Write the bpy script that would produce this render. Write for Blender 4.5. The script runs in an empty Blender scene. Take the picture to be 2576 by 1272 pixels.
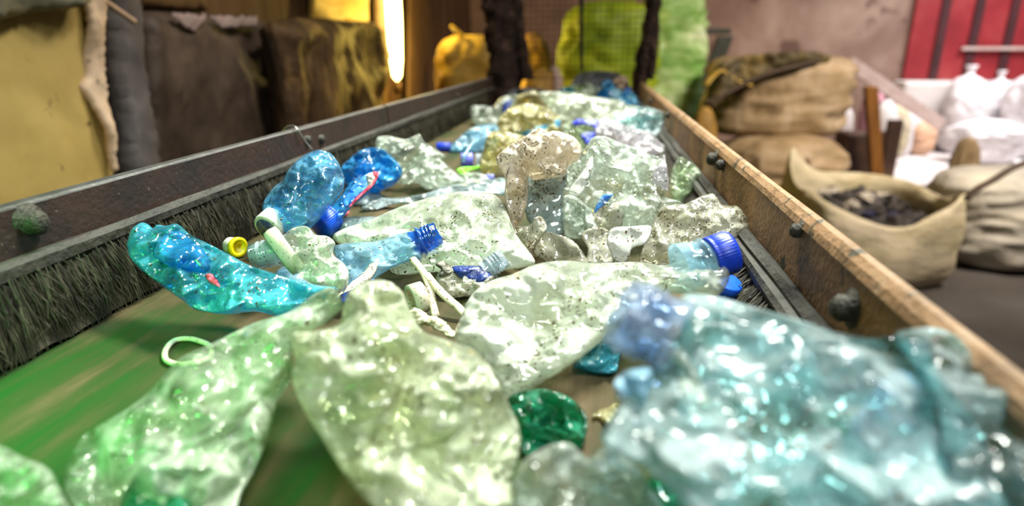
import bpy, math, random
import numpy as np
from mathutils import Vector, Matrix, noise
from mathutils.geometry import delaunay_2d_cdt

sc = bpy.context.scene
COL = sc.collection
# ------------------------------------------------------------------ camera
W, H, F = 2576.0, 1272.0, 1600.0
CAM = Vector((0.0, 0.0, 0.22))
PITCH = math.atan(514.0 / F)
YAW = math.atan(220.0 * math.cos(PITCH) / F)
FLOOR = -0.9
fh = Vector((-math.sin(YAW), math.cos(YAW), 0))
RIGHT = Vector((math.cos(YAW), math.sin(YAW), 0))
FWD = fh * math.cos(PITCH) + Vector((0, 0, -math.sin(PITCH)))
UP = fh * math.sin(PITCH) + Vector((0, 0, math.cos(PITCH)))
cd = bpy.data.cameras.new('camera')
cam = bpy.data.objects.new('camera', cd)
COL.objects.link(cam)
m3 = Matrix((RIGHT, UP, -FWD)).transposed()
cam.matrix_world = Matrix.Translation(CAM) @ m3.to_4x4()
cd.sensor_width = 36.0
cd.lens = 36.0 * F / W
cd.clip_start = 0.02
cd.clip_end = 60
cd.dof.use_dof = True
cd.dof.focus_distance = 0.60
cd.dof.aperture_fstop = 3.3
sc.camera = cam

# ------------------------------------------------------------------ colour management, world, lights
sc.view_settings.view_transform = 'Standard'
sc.view_settings.look = 'None'
sc.view_settings.gamma = 1.0
sc.view_settings.exposure = 0.0
sc.view_settings.use_curve_mapping = False
cy = sc.cycles
cy.use_denoising = True
cy.max_bounces = 5
cy.diffuse_bounces = 2
cy.glossy_bounces = 3
cy.transmission_bounces = 4
cy.transparent_max_bounces = 8
cy.use_adaptive_sampling = True
cy.adaptive_threshold = 0.05
cy.caustics_reflective = False
cy.caustics_refractive = False
cy.sample_clamp_indirect = 4.0
wd = bpy.data.worlds.new('world')
sc.world = wd
wd.use_nodes = True
wd.node_tree.nodes['Background'].inputs[0].default_value = (0.62, 0.55, 0.47, 1)
wd.node_tree.nodes['Background'].inputs[1].default_value = 0.11


def area(name, loc, target, sx, sy, power, color, spread=180):
    l = bpy.data.lights.new(name, 'AREA')
    l.shape = 'RECTANGLE'
    l.size, l.size_y = sx, sy
    l.spread = math.radians(spread)
    l.energy = power
    l.color = color
    o = bpy.data.objects.new(name, l)
    COL.objects.link(o)
    o.location = loc
    o.rotation_euler = (Vector(target) - Vector(loc)).to_track_quat('-Z', 'Y').to_euler()
    return o


def point(name, loc, power, color, r=0.05):
    l = bpy.data.lights.new(name, 'POINT')
    l.energy = power
    l.color = color
    l.shadow_soft_size = r
    o = bpy.data.objects.new(name, l)
    COL.objects.link(o)
    o.location = loc
    return o


area('ceiling_lamp', (0.25, 1.15, 1.5), (-0.05, 0.6, 0.0), 0.7, 0.25, 25, (0.96, 1.0, 0.90), 100)
area('fill_light_far', (0.0, 2.1, 1.5), (-0.12, 1.65, 0.0), 0.6, 0.25, 15, (0.98, 1.0, 0.90), 80)  # unseen fill added to brighten the far part of the belt
area('fill_light_behind', (0.45, -0.5, 1.5), (-0.05, 0.5, 0.0), 0.7, 0.3, 6, (0.93, 1.0, 0.98), 90)  # unseen ambient fill added behind the camera
area('green_tint_light', (-0.40, -0.02, 0.32), (-0.43, 0.24, 0.0), 0.12, 0.12, 0.95, (0.06, 1.0, 0.10), 80)  # added green light that tints the near left, source unseen
area('left_fill_light', (0.0, 2.0, 1.7), (-1.4, 2.3, 0.0), 0.5, 0.3, 5.5, (1.0, 0.86, 0.72), 70)  # added fill that lifts the dark boards on the left
point('green_tint_light_low', (-0.72, 0.75, -0.15), 0.3, (0.25, 1.0, 0.05), 0.05)  # hidden point light added behind the rail to tint the tarpaulin green
area('yard_daylight', (4.6, 6.3, 2.6), (3.9, 6.9, -0.9), 2.4, 1.6, 130, (1.0, 0.95, 0.96), 110)
area('hall_lamp', (2.4, 2.0, 2.2), (1.7, 4.2, -0.4), 0.8, 0.8, 60, (1.0, 0.86, 0.70), 90)
area('wall_lamp', (1.5, 5.6, 2.8), (1.5, 8.0, 0.3), 1.6, 0.8, 26, (1.0, 0.80, 0.72), 120)


# ------------------------------------------------------------------ projection helpers
def ray(px, py):
    return FWD + RIGHT * ((px - W / 2) / F) - UP * ((py - H / 2) / F)


def P_d(px, py, d):
    return CAM + ray(px, py) * d


def P_z(px, py, z):
    r = ray(px, py)
    return CAM + r * ((z - CAM.z) / r.z)


def P_pl(px, py, pl):
    p0, n = pl
    r = ray(px, py)
    return CAM + r * ((p0 - CAM).dot(n) / r.dot(n))


def depth_of(p):
    return (p - CAM).dot(FWD)


# ------------------------------------------------------------------ object helpers
ORG = {}


def mesh_obj(name, verts, faces, mat, origin=None, parent=None, smooth=True):
    if origin is None:
        if parent is not None:
            origin = ORG[parent.name]
        else:
            a = np.array([tuple(v) for v in verts])
            origin = Vector(((a[:, 0].min() + a[:, 0].max()) / 2, (a[:, 1].min() + a[:, 1].max()) / 2, a[:, 2].min()))
    me = bpy.data.meshes.new(name)
    me.from_pydata([tuple(Vector(v) - origin) for v in verts], [], faces)
    me.update()
    if smooth:
        me.polygons.foreach_set('use_smooth', [True] * len(me.polygons))
    o = bpy.data.objects.new(name, me)
    COL.objects.link(o)
    if parent is not None:
        o.parent = parent
        o.location = origin - ORG[parent.name]
    else:
        o.location = origin
    ORG[o.name] = origin
    if mat:
        me.materials.append(mat)
    return o


def empty(name, loc):
    o = bpy.data.objects.new(name, None)
    o.empty_display_size = 0.05
    COL.objects.link(o)
    o.location = loc
    ORG[o.name] = Vector(loc)
    return o


def tag(o, label, cat, group=None, kind=None):
    if label: o['label'] = label
    if cat: o['category'] = cat
    if group: o['group'] = group
    if kind: o['kind'] = kind
    return o


def catmull(pts, k):
    out = []
    n = len(pts)
    for i in range(n):
        p0, p1, p2, p3 = pts[i - 1], pts[i], pts[(i + 1) % n], pts[(i + 2) % n]
        for j in range(k):
            t = j / k
            out.append(tuple(0.5 * (2 * p1[a] + (p2[a] - p0[a]) * t + (2 * p0[a] - 5 * p1[a] + 4 * p2[a] - p3[a]) * t * t
                                    + (3 * p1[a] - p0[a] - 3 * p2[a] + p3[a]) * t ** 3) for a in (0, 1)))
    return out


def lin(pts, k):
    out = []
    n = len(pts)
    for i in range(n):
        a, b = pts[i], pts[(i + 1) % n]
        for j in range(k):
            t = j / k
            out.append((a[0] + (b[0] - a[0]) * t, a[1] + (b[1] - a[1]) * t))
    return out


def belt_plane(apx, z0=0.0, tilt=35, az=0):
    t, a = math.radians(tilt), math.radians(az)
    n = Vector((math.sin(a) * math.sin(t), -math.cos(a) * math.sin(t), math.cos(t)))
    return (P_z(apx[0], apx[1], z0), n)


def shell(name, outline, pl, T, mat, n=900, back=0.7, amp=0.3, freq=3.0, warp=0.25, edge=0.7, seed=0,
          parent=None, zmin=0.0015, smooth=4, drop=False, jag=0.0, sharp=1.0, smooth_view=True):
    """closed crumpled body: the outline lies on the plane PL, the body swells T in front of it and BACK*T behind it"""
    rnd = random.Random(seed * 7 + 3)
    p0, nn = pl
    e1 = Vector((0, 0, 1)).cross(nn)
    e1 = e1.normalized() if e1.length > 1e-4 else Vector((1, 0, 0))
    e2 = nn.cross(e1)
    pts3 = [P_pl(x, y, pl) for x, y in outline]
    if drop:
        a, b = pts3[0].copy(), pts3[-1].copy()
        a.z = b.z = FLOOR
        pts3 = [a] + pts3 + [b]
    uv = [((p - p0).dot(e1), (p - p0).dot(e2)) for p in pts3]
    poly = catmull(uv, smooth) if smooth > 0 else lin(uv, 5)
    A = abs(sum(poly[i - 1][0] * poly[i][1] - poly[i][0] * poly[i - 1][1] for i in range(len(poly)))) / 2
    s = math.sqrt(A / n)
    # resample the boundary at the grid spacing
    res = []
    for i in range(len(poly)):
        a, b = Vector(poly[i]), Vector(poly[(i + 1) % len(poly)])
        k = max(1, int(round((b - a).length / s)))
        for j in range(k):
            res.append(a.lerp(b, j / k))
    vd = (CAM - p0).normalized()
    sw = vd if smooth_view else nn
    so = Vector((seed * 3.7, seed * 1.3, seed * 2.1))
    if jag:
        res = [q + Vector((noise.noise(Vector((q.x / s / 2.5, q.y / s / 2.5, 0)) + so), noise.noise(Vector((q.x / s / 2.5, q.y / s / 2.5, 9)) + so))) * jag for q in res]
    B = np.array([tuple(q) for q in res])
    B2 = np.roll(B, -1, 0)

    def bdist(Q):
        out = np.empty(len(Q))
        d = B2 - B
        L = (d ** 2).sum(1) + 1e-18
        for i in range(0, len(Q), 400):
            q = Q[i:i + 400, None, :]
            t = np.clip(((q - B[None]) * d[None]).sum(2) / L[None], 0, 1)
            c = B[None] + t[..., None] * d[None]
            out[i:i + 400] = np.sqrt(((q - c) ** 2).sum(2)).min(1)
        return out

    def inside(Q):
        x, y = Q[:, 0][:, None], Q[:, 1][:, None]
        y1, y2, x1, x2 = B[:, 1][None], B2[:, 1][None], B[:, 0][None], B2[:, 0][None]
        c = ((y1 > y) != (y2 > y)) & (x < (x2 - x1) * (y - y1) / (y2 - y1 + 1e-20) + x1)
        return c.sum(1) % 2 == 1
    lo, hi = B.min(0), B.max(0)
    g = []
    r = 0
    y = lo[1]
    while y < hi[1]:
        x = lo[0] + (s / 2 if r % 2 else 0)
        while x < hi[0]:
            g.append((x + rnd.uniform(-.22, .22) * s, y + rnd.uniform(-.22, .22) * s))
            x += s
        y += s * 0.87
        r += 1
    G = np.array(g)
    G = G[inside(G)]
    G = G[bdist(G) > s * 0.55]
    nb = len(B)
    allp = [Vector(p) for p in B] + [Vector(p) for p in G]
    vo, eo, fo, ov, oe, of = delaunay_2d_cdt(allp, [(i, (i + 1) % nb) for i in range(nb)], [], 1, s * 0.02)
    V2 = np.array([tuple(v) for v in vo])
    d = bdist(V2)
    isb = d < s * 0.05
    md = max(d.max(), 1e-6)
    We = md * edge
    f = np.sqrt(np.clip(1 - (1 - np.clip(d / We, 0, 1)) ** 2, 0, 1))
    size = math.sqrt(A)
    rel = max(T, 0.007)
    am = amp * rel * 1.35

    # crumpling: flat facets meeting in sharp folds (random heights on a random triangulation), coarse and fine
    pad = 0.15 * size

    def facets(K, sd):
        rr = np.random.RandomState(sd % 100000)
        Q = np.stack([rr.uniform(lo[0] - pad, hi[0] + pad, K), rr.uniform(lo[1] - pad, hi[1] + pad, K)], 1)
        Q = np.concatenate([Q, [[lo[0] - 3 * pad, lo[1] - 3 * pad], [hi[0] + 3 * pad, lo[1] - 3 * pad], [hi[0] + 3 * pad, hi[1] + 3 * pad], [lo[0] - 3 * pad, hi[1] + 3 * pad]]])
        z = rr.uniform(-1, 1, len(Q))
        co, _, tri, _, _, _ = delaunay_2d_cdt([Vector(q) for q in Q], [], [], 0, 1e-9)
        co = np.array([tuple(c) for c in co])
        z = np.resize(z, len(co))
        out = np.zeros(len(V2))
        for t in tri:
            a_, b_, c_ = co[t[0]], co[t[1]], co[t[2]]
            den = (b_[1] - c_[1]) * (a_[0] - c_[0]) + (c_[0] - b_[0]) * (a_[1] - c_[1])
            if abs(den) < 1e-14: continue
            w0 = ((b_[1] - c_[1]) * (V2[:, 0] - c_[0]) + (c_[0] - b_[0]) * (V2[:, 1] - c_[1])) / den
            w1 = ((c_[1] - a_[1]) * (V2[:, 0] - c_[0]) + (a_[0] - c_[0]) * (V2[:, 1] - c_[1])) / den
            k_ = (w0 >= -1e-6) & (w1 >= -1e-6) & (w0 + w1 <= 1 + 1e-6)
            out[k_] = w0[k_] * z[t[0]] + w1[k_] * z[t[1]] + (1 - w0[k_] - w1[k_]) * z[t[2]]
        return out
    bb = float((hi[0] - lo[0] + 2 * pad) * (hi[1] - lo[1] + 2 * pad)) / A
    fine = n > 350
    hF = facets(int(bb * (2.2 * freq + 6)), seed * 31 + 7) + (0.7 * facets(int(bb * (9 * freq + 20)), seed * 17 + 3) + 0.34 * facets(int(bb * (34 * freq + 40)), seed * 13 + 1) if fine else 0)
    hB = facets(int(bb * (2.2 * freq + 6)), seed * 29 + 5) + (0.5 * facets(int(bb * (9 * freq + 20)), seed * 11 + 3) if fine else 0)

    verts, idx_b = [], {}
    nv = len(V2)
    for i in range(nv):
        u, v = V2[i]
        g_ = warp * rel * (noise.noise(Vector((u / size * 1.6, v / size * 1.6, 3.3)) + so) * 2)
        ef = min(1.0, d[i] / (s * 2.0))
        h = T * f[i] + g_ + am * hF[i] * ef
        verts.append(p0 + e1 * float(u) + e2 * float(v) + sw * (float(h) if not isb[i] else float(g_)))
    for i in range(nv):
        if isb[i]:
            idx_b[i] = i
        else:
            u, v = V2[i]
            g_ = warp * rel * (noise.noise(Vector((u / size * 1.6, v / size * 1.6, 3.3)) + so) * 2)
            ef = min(1.0, d[i] / (s * 2.0))
            h = -T * back * f[i] + g_ - am * 0.6 * hB[i] * ef
            idx_b[i] = len(verts)
            verts.append(p0 + e1 * float(u) + e2 * float(v) + sw * float(h))
    if zmin is not None:
        for w in verts:
            if w.z < zmin:
                w.z = zmin + 0.0004 * rnd.random()
    faces = []
    for t in fo:
        a, b, c = t
        ar = (V2[b][0] - V2[a][0]) * (V2[c][1] - V2[a][1]) - (V2[c][0] - V2[a][0]) * (V2[b][1] - V2[a][1])
        if ar < 0:
            a, c = c, a
        faces.append((a, b, c))
        if not (isb[a] and isb[b] and isb[c]):
            faces.append((idx_b[c], idx_b[b], idx_b[a]))
    if parent is None:
        a = np.array([tuple(w) for w in verts])
        org = Vector((a[:, 0].mean(), a[:, 1].mean(), a[:, 2].min()))
    else:
        org = None
    return mesh_obj(name, verts, faces, mat, origin=org, parent=parent)


def frame_of(axis):
    a = axis.normalized()
    h = Vector((0, 0, 1)) if abs(a.z) < 0.9 else Vector((1, 0, 0))
    x = a.cross(h).normalized()
    return a, x, a.cross(x)


def lathe(name, p0, axis, prof, mat, seg=48, parent=None, cap0=False, cap1=False, squash=1.0, rib=0.0, nrib=0, jit=0.0, seed=0, rot=0.0):
    """prof: list of (distance along axis, radius)"""
    a, x, y = frame_of(axis)
    if rot:
        x, y = x * math.cos(rot) + y * math.sin(rot), y * math.cos(rot) - x * math.sin(rot)
    verts, faces = [], []
    rnd = random.Random(seed)
    for k, (l, r) in enumerate(prof):
        for j in range(seg):
            t = 2 * math.pi * j / seg
            rr = r
            if rib and r > 0 and 0 < k < len(prof) - 1:
                rr = r * (1 + rib * (0.5 + 0.5 * math.cos(nrib * t)))
            jj = 0.0
            if jit:
                jj = jit * noise.noise(Vector((math.cos(t) * 2.5, math.sin(t) * 2.5, seed + (3 if k > len(prof) * .6 else 0))))
            verts.append(p0 + a * (l + (jj if k >= len(prof) * 0.6 else 0)) + x * (rr * math.cos(t) * (1 + (jj * 8 if jit else 0))) + y * (rr * squash * math.sin(t)))
    for k in range(len(prof) - 1):
        for j in range(seg):
            j2 = (j + 1) % seg
            faces.append((k * seg + j, k * seg + j2, (k + 1) * seg + j2, (k + 1) * seg + j))
    if cap0:
        faces.append(tuple(range(seg))[::-1])
    if cap1:
        b = (len(prof) - 1) * seg
        faces.append(tuple(range(b, b + seg)))
    o = mesh_obj(name, verts, faces, mat, parent=parent)
    return o


def tube(name, pts, rad, mat, seg=10, parent=None, flat=1.0, sub=6):
    pts = [Vector(p) for p in pts]
    cp = []
    n = len(pts)
    for i in range(n - 1):
        q0, q1, q2, q3 = pts[max(i - 1, 0)], pts[i], pts[i + 1], pts[min(i + 2, n - 1)]
        for j in range(sub):
            t = j / sub
            cp.append(0.5 * (2 * q1 + (q2 - q0) * t + (2 * q0 - 5 * q1 + 4 * q2 - q3) * t * t + (3 * q1 - q0 - 3 * q2 + q3) * t ** 3))
    cp.append(pts[-1])
    verts, faces = [], []
    ref = None
    for i, c in enumerate(cp):
        d = (cp[min(i + 1, len(cp) - 1)] - cp[max(i - 1, 0)]).normalized()
        if ref is None:
            _, ref, _ = frame_of(d)
        x = (ref - d * ref.dot(d)).normalized()
        ref = x
        y = d.cross(x)
        r = rad if not callable(rad) else rad(i / (len(cp) - 1))
        for j in range(seg):
            t = 2 * math.pi * j / seg
            verts.append(c + x * (r * math.cos(t)) + y * (r * flat * math.sin(t)))
    for i in range(len(cp) - 1):
        for j in range(seg):
            j2 = (j + 1) % seg
            faces.append((i * seg + j, i * seg + j2, (i + 1) * seg + j2, (i + 1) * seg + j))
    faces.append(tuple(range(seg))[::-1])
    b = (len(cp) - 1) * seg
    faces.append(tuple(range(b, b + seg)))
    return mesh_obj(name, verts, faces, mat, parent=parent)


def box(name, lo, hi, mat, parent=None, rough=0.0, div=1, seed=0, frame=None):
    """box, optionally subdivided and roughened; FRAME=(origin, ex, ey, ez) maps local to world"""
    import bmesh
    bm = bmesh.new()
    bmesh.ops.create_cube(bm, size=1.0)
    for v in bm.verts:
        v.co = Vector((lo[i] + (v.co[i] + 0.5) * (hi[i] - lo[i]) for i in range(3)))
    bw = min(hi[i] - lo[i] for i in range(3)) * 0.12
    bmesh.ops.bevel(bm, geom=list(bm.edges), offset=bw, segments=2, affect='EDGES', profile=0.5)
    if div > 1:
        bmesh.ops.subdivide_edges(bm, edges=[e for e in bm.edges if e.calc_length() > bw * 2], cuts=div, use_grid_fill=True)
    bmesh.ops.triangulate(bm, faces=[f for f in bm.faces if len(f.verts) > 4])
    if rough:
        for v in bm.verts:
            q = v.co * 6 + Vector((seed, seed, seed))
            v.co += Vector((noise.noise(q), noise.noise(q + Vector((9, 0, 0))), noise.noise(q + Vector((0, 9, 0))))) * rough
    bm.verts.index_update()
    vs = [v.co.copy() for v in bm.verts]
    fs = [[v.index for v in f.verts] for f in bm.faces]
    bm.free()
    if frame:
        o_, ex, ey, ez = frame
        vs = [o_ + ex * v.x + ey * v.y + ez * v.z for v in vs]
    return mesh_obj(name, vs, fs, mat, parent=parent, smooth=bool(rough))


# ------------------------------------------------------------------ materials
def new_mat(name):
    m = bpy.data.materials.new(name)
    m.use_nodes = True
    nt = m.node_tree
    nt.nodes.clear()
    return m, nt, nt.nodes, nt.links


def nd(nt, typ, **kw):
    n = nt.nodes.new(typ)
    for k, v in kw.items():
        if k.startswith('i_'):
            key = k[2:].replace('_', ' ')
            n.inputs[key].default_value = v
        else:
            setattr(n, k, v)
    return n


def math_n(nt, op, a, b=None, clamp=False):
    n = nt.nodes.new('ShaderNodeMath')
    n.operation = op
    n.use_clamp = clamp
    for i, v in enumerate((a, b)):
        if v is None: continue
        if isinstance(v, (int, float)): n.inputs[i].default_value = v
        else: nt.links.new(v, n.inputs[i])
    return n.outputs[0]


def ramp(nt, fac, stops):
    n = nt.nodes.new('ShaderNodeValToRGB')
    el = n.color_ramp.elements
    while len(el) < len(stops): el.new(0.5)
    for e, (p, c) in zip(el, stops):
        e.position = p
        e.color = (*c, 1) if len(c) == 3 else c
    nt.links.new(fac, n.inputs[0])
    return n.outputs[0]


def plastic(name, col, clear, milk=0.55, dirt=0.3, rough=0.09, scale=1.0, bump=0.5, gloss=1.0, dirtcol=(0.13, 0.09, 0.035)):
    """thin dirty PET film: tinted see-through part, milky scattering part, clear-coat reflection, creased facets, dirt specks"""
    m, nt, N, L = new_mat(name)
    tc = nd(nt, 'ShaderNodeTexCoord')
    n1 = nd(nt, 'ShaderNodeTexNoise')
    n1.inputs['Scale'].default_value = 24 * scale
    n1.inputs['Detail'].default_value = 2
    n1.inputs['Roughness'].default_value = 0.62
    L.new(tc.outputs['Object'], n1.inputs['Vector'])
    sepc = nd(nt, 'ShaderNodeSeparateColor')
    L.new(n1.outputs['Color'], sepc.inputs[0])
    # creases: flat facets, each with its own tilt, on slightly bent coordinates
    bent = nd(nt, 'ShaderNodeVectorMath', operation='MULTIPLY_ADD')
    bent.inputs[1].default_value = (0.022 / scale,) * 3
    L.new(n1.outputs['Color'], bent.inputs[0])
    L.new(tc.outputs['Object'], bent.inputs[2])
    hs = []
    for sc_, am_ in ((62, 0.5),):
        vo = nd(nt, 'ShaderNodeTexVoronoi', feature='F1')
        vo.inputs['Scale'].default_value = sc_ * scale
        L.new(bent.outputs[0], vo.inputs['Vector'])
        d1 = nd(nt, 'ShaderNodeVectorMath', operation='SUBTRACT')
        L.new(bent.outputs[0], d1.inputs[0])
        L.new(vo.outputs['Position'], d1.inputs[1])
        d2 = nd(nt, 'ShaderNodeVectorMath', operation='SUBTRACT')
        L.new(vo.outputs['Color'], d2.inputs[0])
        d2.inputs[1].default_value = (0.5, 0.5, 0.5)
        d3 = nd(nt, 'ShaderNodeVectorMath', operation='DOT_PRODUCT')
        L.new(d1.outputs[0], d3.inputs[0])
        L.new(d2.outputs[0], d3.inputs[1])
        hs.append(math_n(nt, 'MULTIPLY', d3.outputs['Value'], am_))
    cz = math_n(nt, 'ABSOLUTE', math_n(nt, 'SUBTRACT', sepc.outputs[2], 0.5))
    hgt = math_n(nt, 'ADD', hs[0], math_n(nt, 'MULTIPLY', cz, 0.030 / scale))
    cl = nd(nt, 'ShaderNodeMapRange')
    cl.inputs['From Min'].default_value = 0.002
    cl.inputs['From Max'].default_value = 0.010
    cl.inputs['To Min'].default_value = 0.8 * dirt
    cl.inputs['To Max'].default_value = 0.0
    L.new(cz, cl.inputs['Value'])
    bp = nd(nt, 'ShaderNodeBump')
    bp.inputs['Strength'].default_value = min(1.0, bump * 1.6)
    bp.inputs['Distance'].default_value = 1.0
    L.new(hgt, bp.inputs['Height'])
    mr = nd(nt, 'ShaderNodeMapRange')
    mr.inputs['From Min'].default_value = 0.36
    mr.inputs['From Max'].default_value = 0.64
    mr.inputs['To Min'].default_value = max(0, milk - 0.36)
    mr.inputs['To Max'].default_value = min(1, milk + 0.34)
    L.new(sepc.outputs[0], mr.inputs['Value'])
    tr = nd(nt, 'ShaderNodeBsdfTransparent')
    tr.inputs[0].default_value = (*clear, 1)
    # dirt: specks and smudges
    n2 = nd(nt, 'ShaderNodeTexNoise')
    n2.inputs['Scale'].default_value = 400 * scale
    n2.inputs['Detail'].default_value = 0
    L.new(tc.outputs['Object'], n2.inputs['Vector'])
    s1 = math_n(nt, 'ADD', n2.outputs['Fac'], math_n(nt, 'MULTIPLY', sepc.outputs[1], 0.6))
    th = 1.06 - 0.13 * dirt
    sp = nd(nt, 'ShaderNodeMapRange')
    sp.inputs['From Min'].default_value = th
    sp.inputs['From Max'].default_value = th + 0.05
    L.new(s1, sp.inputs['Value'])
    sm = nd(nt, 'ShaderNodeMapRange')
    sm.inputs['From Min'].default_value = 0.52
    sm.inputs['From Max'].default_value = 0.80
    sm.inputs['To Max'].default_value = 0.6 * dirt
    L.new(sepc.outputs[1], sm.inputs['Value'])
    dmx = math_n(nt, 'MAXIMUM', math_n(nt, 'MAXIMUM', sp.outputs[0], sm.outputs[0]), cl.outputs[0], True)
    cm = nd(nt, 'ShaderNodeMix', data_type='RGBA')
    L.new(dmx, cm.inputs['Factor'])
    cm.inputs['A'].default_value = (*col, 1)
    cm.inputs['B'].default_value = (*dirtcol, 1)
    fac = math_n(nt, 'MAXIMUM', mr.outputs[0], dmx, True)
    df = nd(nt, 'ShaderNodeBsdfDiffuse')
    tl = nd(nt, 'ShaderNodeBsdfTranslucent')
    for s_ in (df, tl):
        L.new(cm.outputs['Result'], s_.inputs[0])
        L.new(bp.outputs[0], s_.inputs['Normal'])
    m1 = nd(nt, 'ShaderNodeMixShader')
    m1.inputs[0].default_value = 0.32
    L.new(df.outputs[0], m1.inputs[1])
    L.new(tl.outputs[0], m1.inputs[2])
    m2 = nd(nt, 'ShaderNodeMixShader')
    L.new(fac, m2.inputs[0])
    L.new(tr.outputs[0], m2.inputs[1])
    L.new(m1.outputs[0], m2.inputs[2])
    # clear reflection, Schlick
    lw = nd(nt, 'ShaderNodeLayerWeight')
    L.new(bp.outputs[0], lw.inputs['Normal'])
    fr = math_n(nt, 'ADD', math_n(nt, 'MULTIPLY', math_n(nt, 'POWER', lw.outputs['Facing'], 4.0), 0.55 * gloss), 0.085 * gloss, True)
    gl = nd(nt, 'ShaderNodeBsdfGlossy')
    gl.inputs['Roughness'].default_value = rough
    L.new(bp.outputs[0], gl.inputs['Normal'])
    m4 = nd(nt, 'ShaderNodeMixShader')
    L.new(fr, m4.inputs[0])
    L.new(m2.outputs[0], m4.inputs[1])
    L.new(gl.outputs[0], m4.inputs[2])
    out = nd(nt, 'ShaderNodeOutputMaterial')
    L.new(m4.outputs[0], out.inputs[0])
    return m


def solid(name, stops, scale=8.0, rough=0.6, bump=0.3, detail=6, stretch=(1, 1, 1), metallic=0.0, bscale=None, bdist=0.01,
          speck=None, emis=None, spec=0.5, sss=0.0):
    """opaque surface: a noise-driven colour ramp, bump, optional specks (colour, amount, scale)"""
    m, nt, N, L = new_mat(name)
    tc = nd(nt, 'ShaderNodeTexCoord')
    mp = nd(nt, 'ShaderNodeMapping')
    mp.inputs['Scale'].default_value = stretch
    L.new(tc.outputs['Object'], mp.inputs[0])
    n1 = nd(nt, 'ShaderNodeTexNoise')
    n1.inputs['Scale'].default_value = scale
    n1.inputs['Detail'].default_value = detail
    n1.inputs['Roughness'].default_value = 0.62
    n1.inputs['Distortion'].default_value = 0.3
    L.new(mp.outputs[0], n1.inputs['Vector'])
    k = len(stops)
    col = ramp(nt, n1.outputs['Fac'], [(0.30 + 0.40 * i / max(1, k - 1), c) for i, c in enumerate(stops)])
    if speck:
        n3 = nd(nt, 'ShaderNodeTexNoise')
        n3.inputs['Scale'].default_value = speck[2]
        n3.inputs['Detail'].default_value = 4
        L.new(mp.outputs[0], n3.inputs['Vector'])
        f = nd(nt, 'ShaderNodeMapRange')
        f.inputs['From Min'].default_value = 0.72 - 0.25 * speck[1]
        f.inputs['From Max'].default_value = 0.78 - 0.25 * speck[1]
        L.new(n3.outputs['Fac'], f.inputs['Value'])
        mx = nd(nt, 'ShaderNodeMix', data_type='RGBA')
        L.new(f.outputs[0], mx.inputs['Factor'])
        L.new(col, mx.inputs['A'])
        mx.inputs['B'].default_value = (*speck[0], 1)
        col = mx.outputs['Result']
    n2 = nd(nt, 'ShaderNodeTexNoise')
    n2.inputs['Scale'].default_value = bscale or scale * 3
    n2.inputs['Detail'].default_value = 5
    L.new(mp.outputs[0], n2.inputs['Vector'])
    bp = nd(nt, 'ShaderNodeBump')
    bp.inputs['Strength'].default_value = bump
    bp.inputs['Distance'].default_value = bdist
    L.new(n2.outputs['Fac'], bp.inputs['Height'])
    b = nd(nt, 'ShaderNodeBsdfPrincipled')
    L.new(col, b.inputs['Base Color'])
    b.inputs['Roughness'].default_value = rough
    b.inputs['Metallic'].default_value = metallic
    b.inputs['Specular IOR Level'].default_value = spec
    L.new(bp.outputs[0], b.inputs['Normal'])
    if emis:
        b.inputs['Emission Color'].default_value = (*emis[0], 1)
        b.inputs['Emission Strength'].default_value = emis[1]
    out = nd(nt, 'ShaderNodeOutputMaterial')
    L.new(b.outputs[0], out.inputs[0])
    return m


PL = {}
PL['clear'] = plastic('clear_plastic', (0.88, 0.96, 0.87), (0.86, 0.93, 0.87), milk=0.44, dirt=0.18)
PL['clear_green'] = plastic('greenish_clear_plastic', (0.82, 0.94, 0.74), (0.82, 0.93, 0.76), milk=0.42, dirt=0.08)
PL['milky'] = plastic('milky_plastic', (0.90, 0.96, 0.83), (0.88, 0.94, 0.83), milk=0.60, dirt=0.14, bump=0.35)
PL['pale_yellow'] = plastic('pale_yellow_plastic', (0.87, 0.94, 0.70), (0.86, 0.93, 0.70), milk=0.56, dirt=0.16)
PL['milky_yellow'] = plastic('yellowed_plastic', (0.84, 0.80, 0.48), (0.86, 0.82, 0.50), milk=0.58, dirt=0.45)
PL['cream'] = plastic('cream_dirty_plastic', (0.97, 0.88, 0.74), (0.94, 0.86, 0.72), milk=0.74, dirt=0.42, bump=0.25)
PL['dirty'] = plastic('dirty_clear_plastic', (0.78, 0.77, 0.64), (0.80, 0.79, 0.66), milk=0.62, dirt=0.5, bump=0.25)
PL['lilac'] = plastic('lilac_clear_plastic', (0.96, 0.92, 0.97), (0.90, 0.88, 0.94), milk=0.58, dirt=0.15)
PL['bluish'] = plastic('pale_blue_plastic', (0.50, 0.80, 0.98), (0.58, 0.84, 0.98), milk=0.56, dirt=0.16, bump=0.3)
PL['blue'] = plastic('blue_plastic', (0.05, 0.46, 0.95), (0.12, 0.56, 0.95), milk=0.55, dirt=0.05)
PL['blue_pale'] = plastic('sky_blue_plastic', (0.24, 0.66, 0.98), (0.32, 0.70, 0.98), milk=0.50, dirt=0.06)
PL['teal'] = plastic('teal_plastic', (0.12, 0.66, 0.84), (0.22, 0.72, 0.86), milk=0.46, dirt=0.20)
PL['aqua'] = plastic('aqua_clear_plastic', (0.78, 0.92, 0.94), (0.58, 0.86, 0.88), milk=0.38, dirt=0.06, gloss=0.8)
PL['green'] = plastic('green_plastic', (0.05, 0.46, 0.26), (0.12, 0.58, 0.36), milk=0.42, dirt=0.16)
PL['greyblue'] = plastic('grey_blue_film', (0.52, 0.64, 0.66), (0.58, 0.68, 0.70), milk=0.66, dirt=0.5, bump=0.25)
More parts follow.
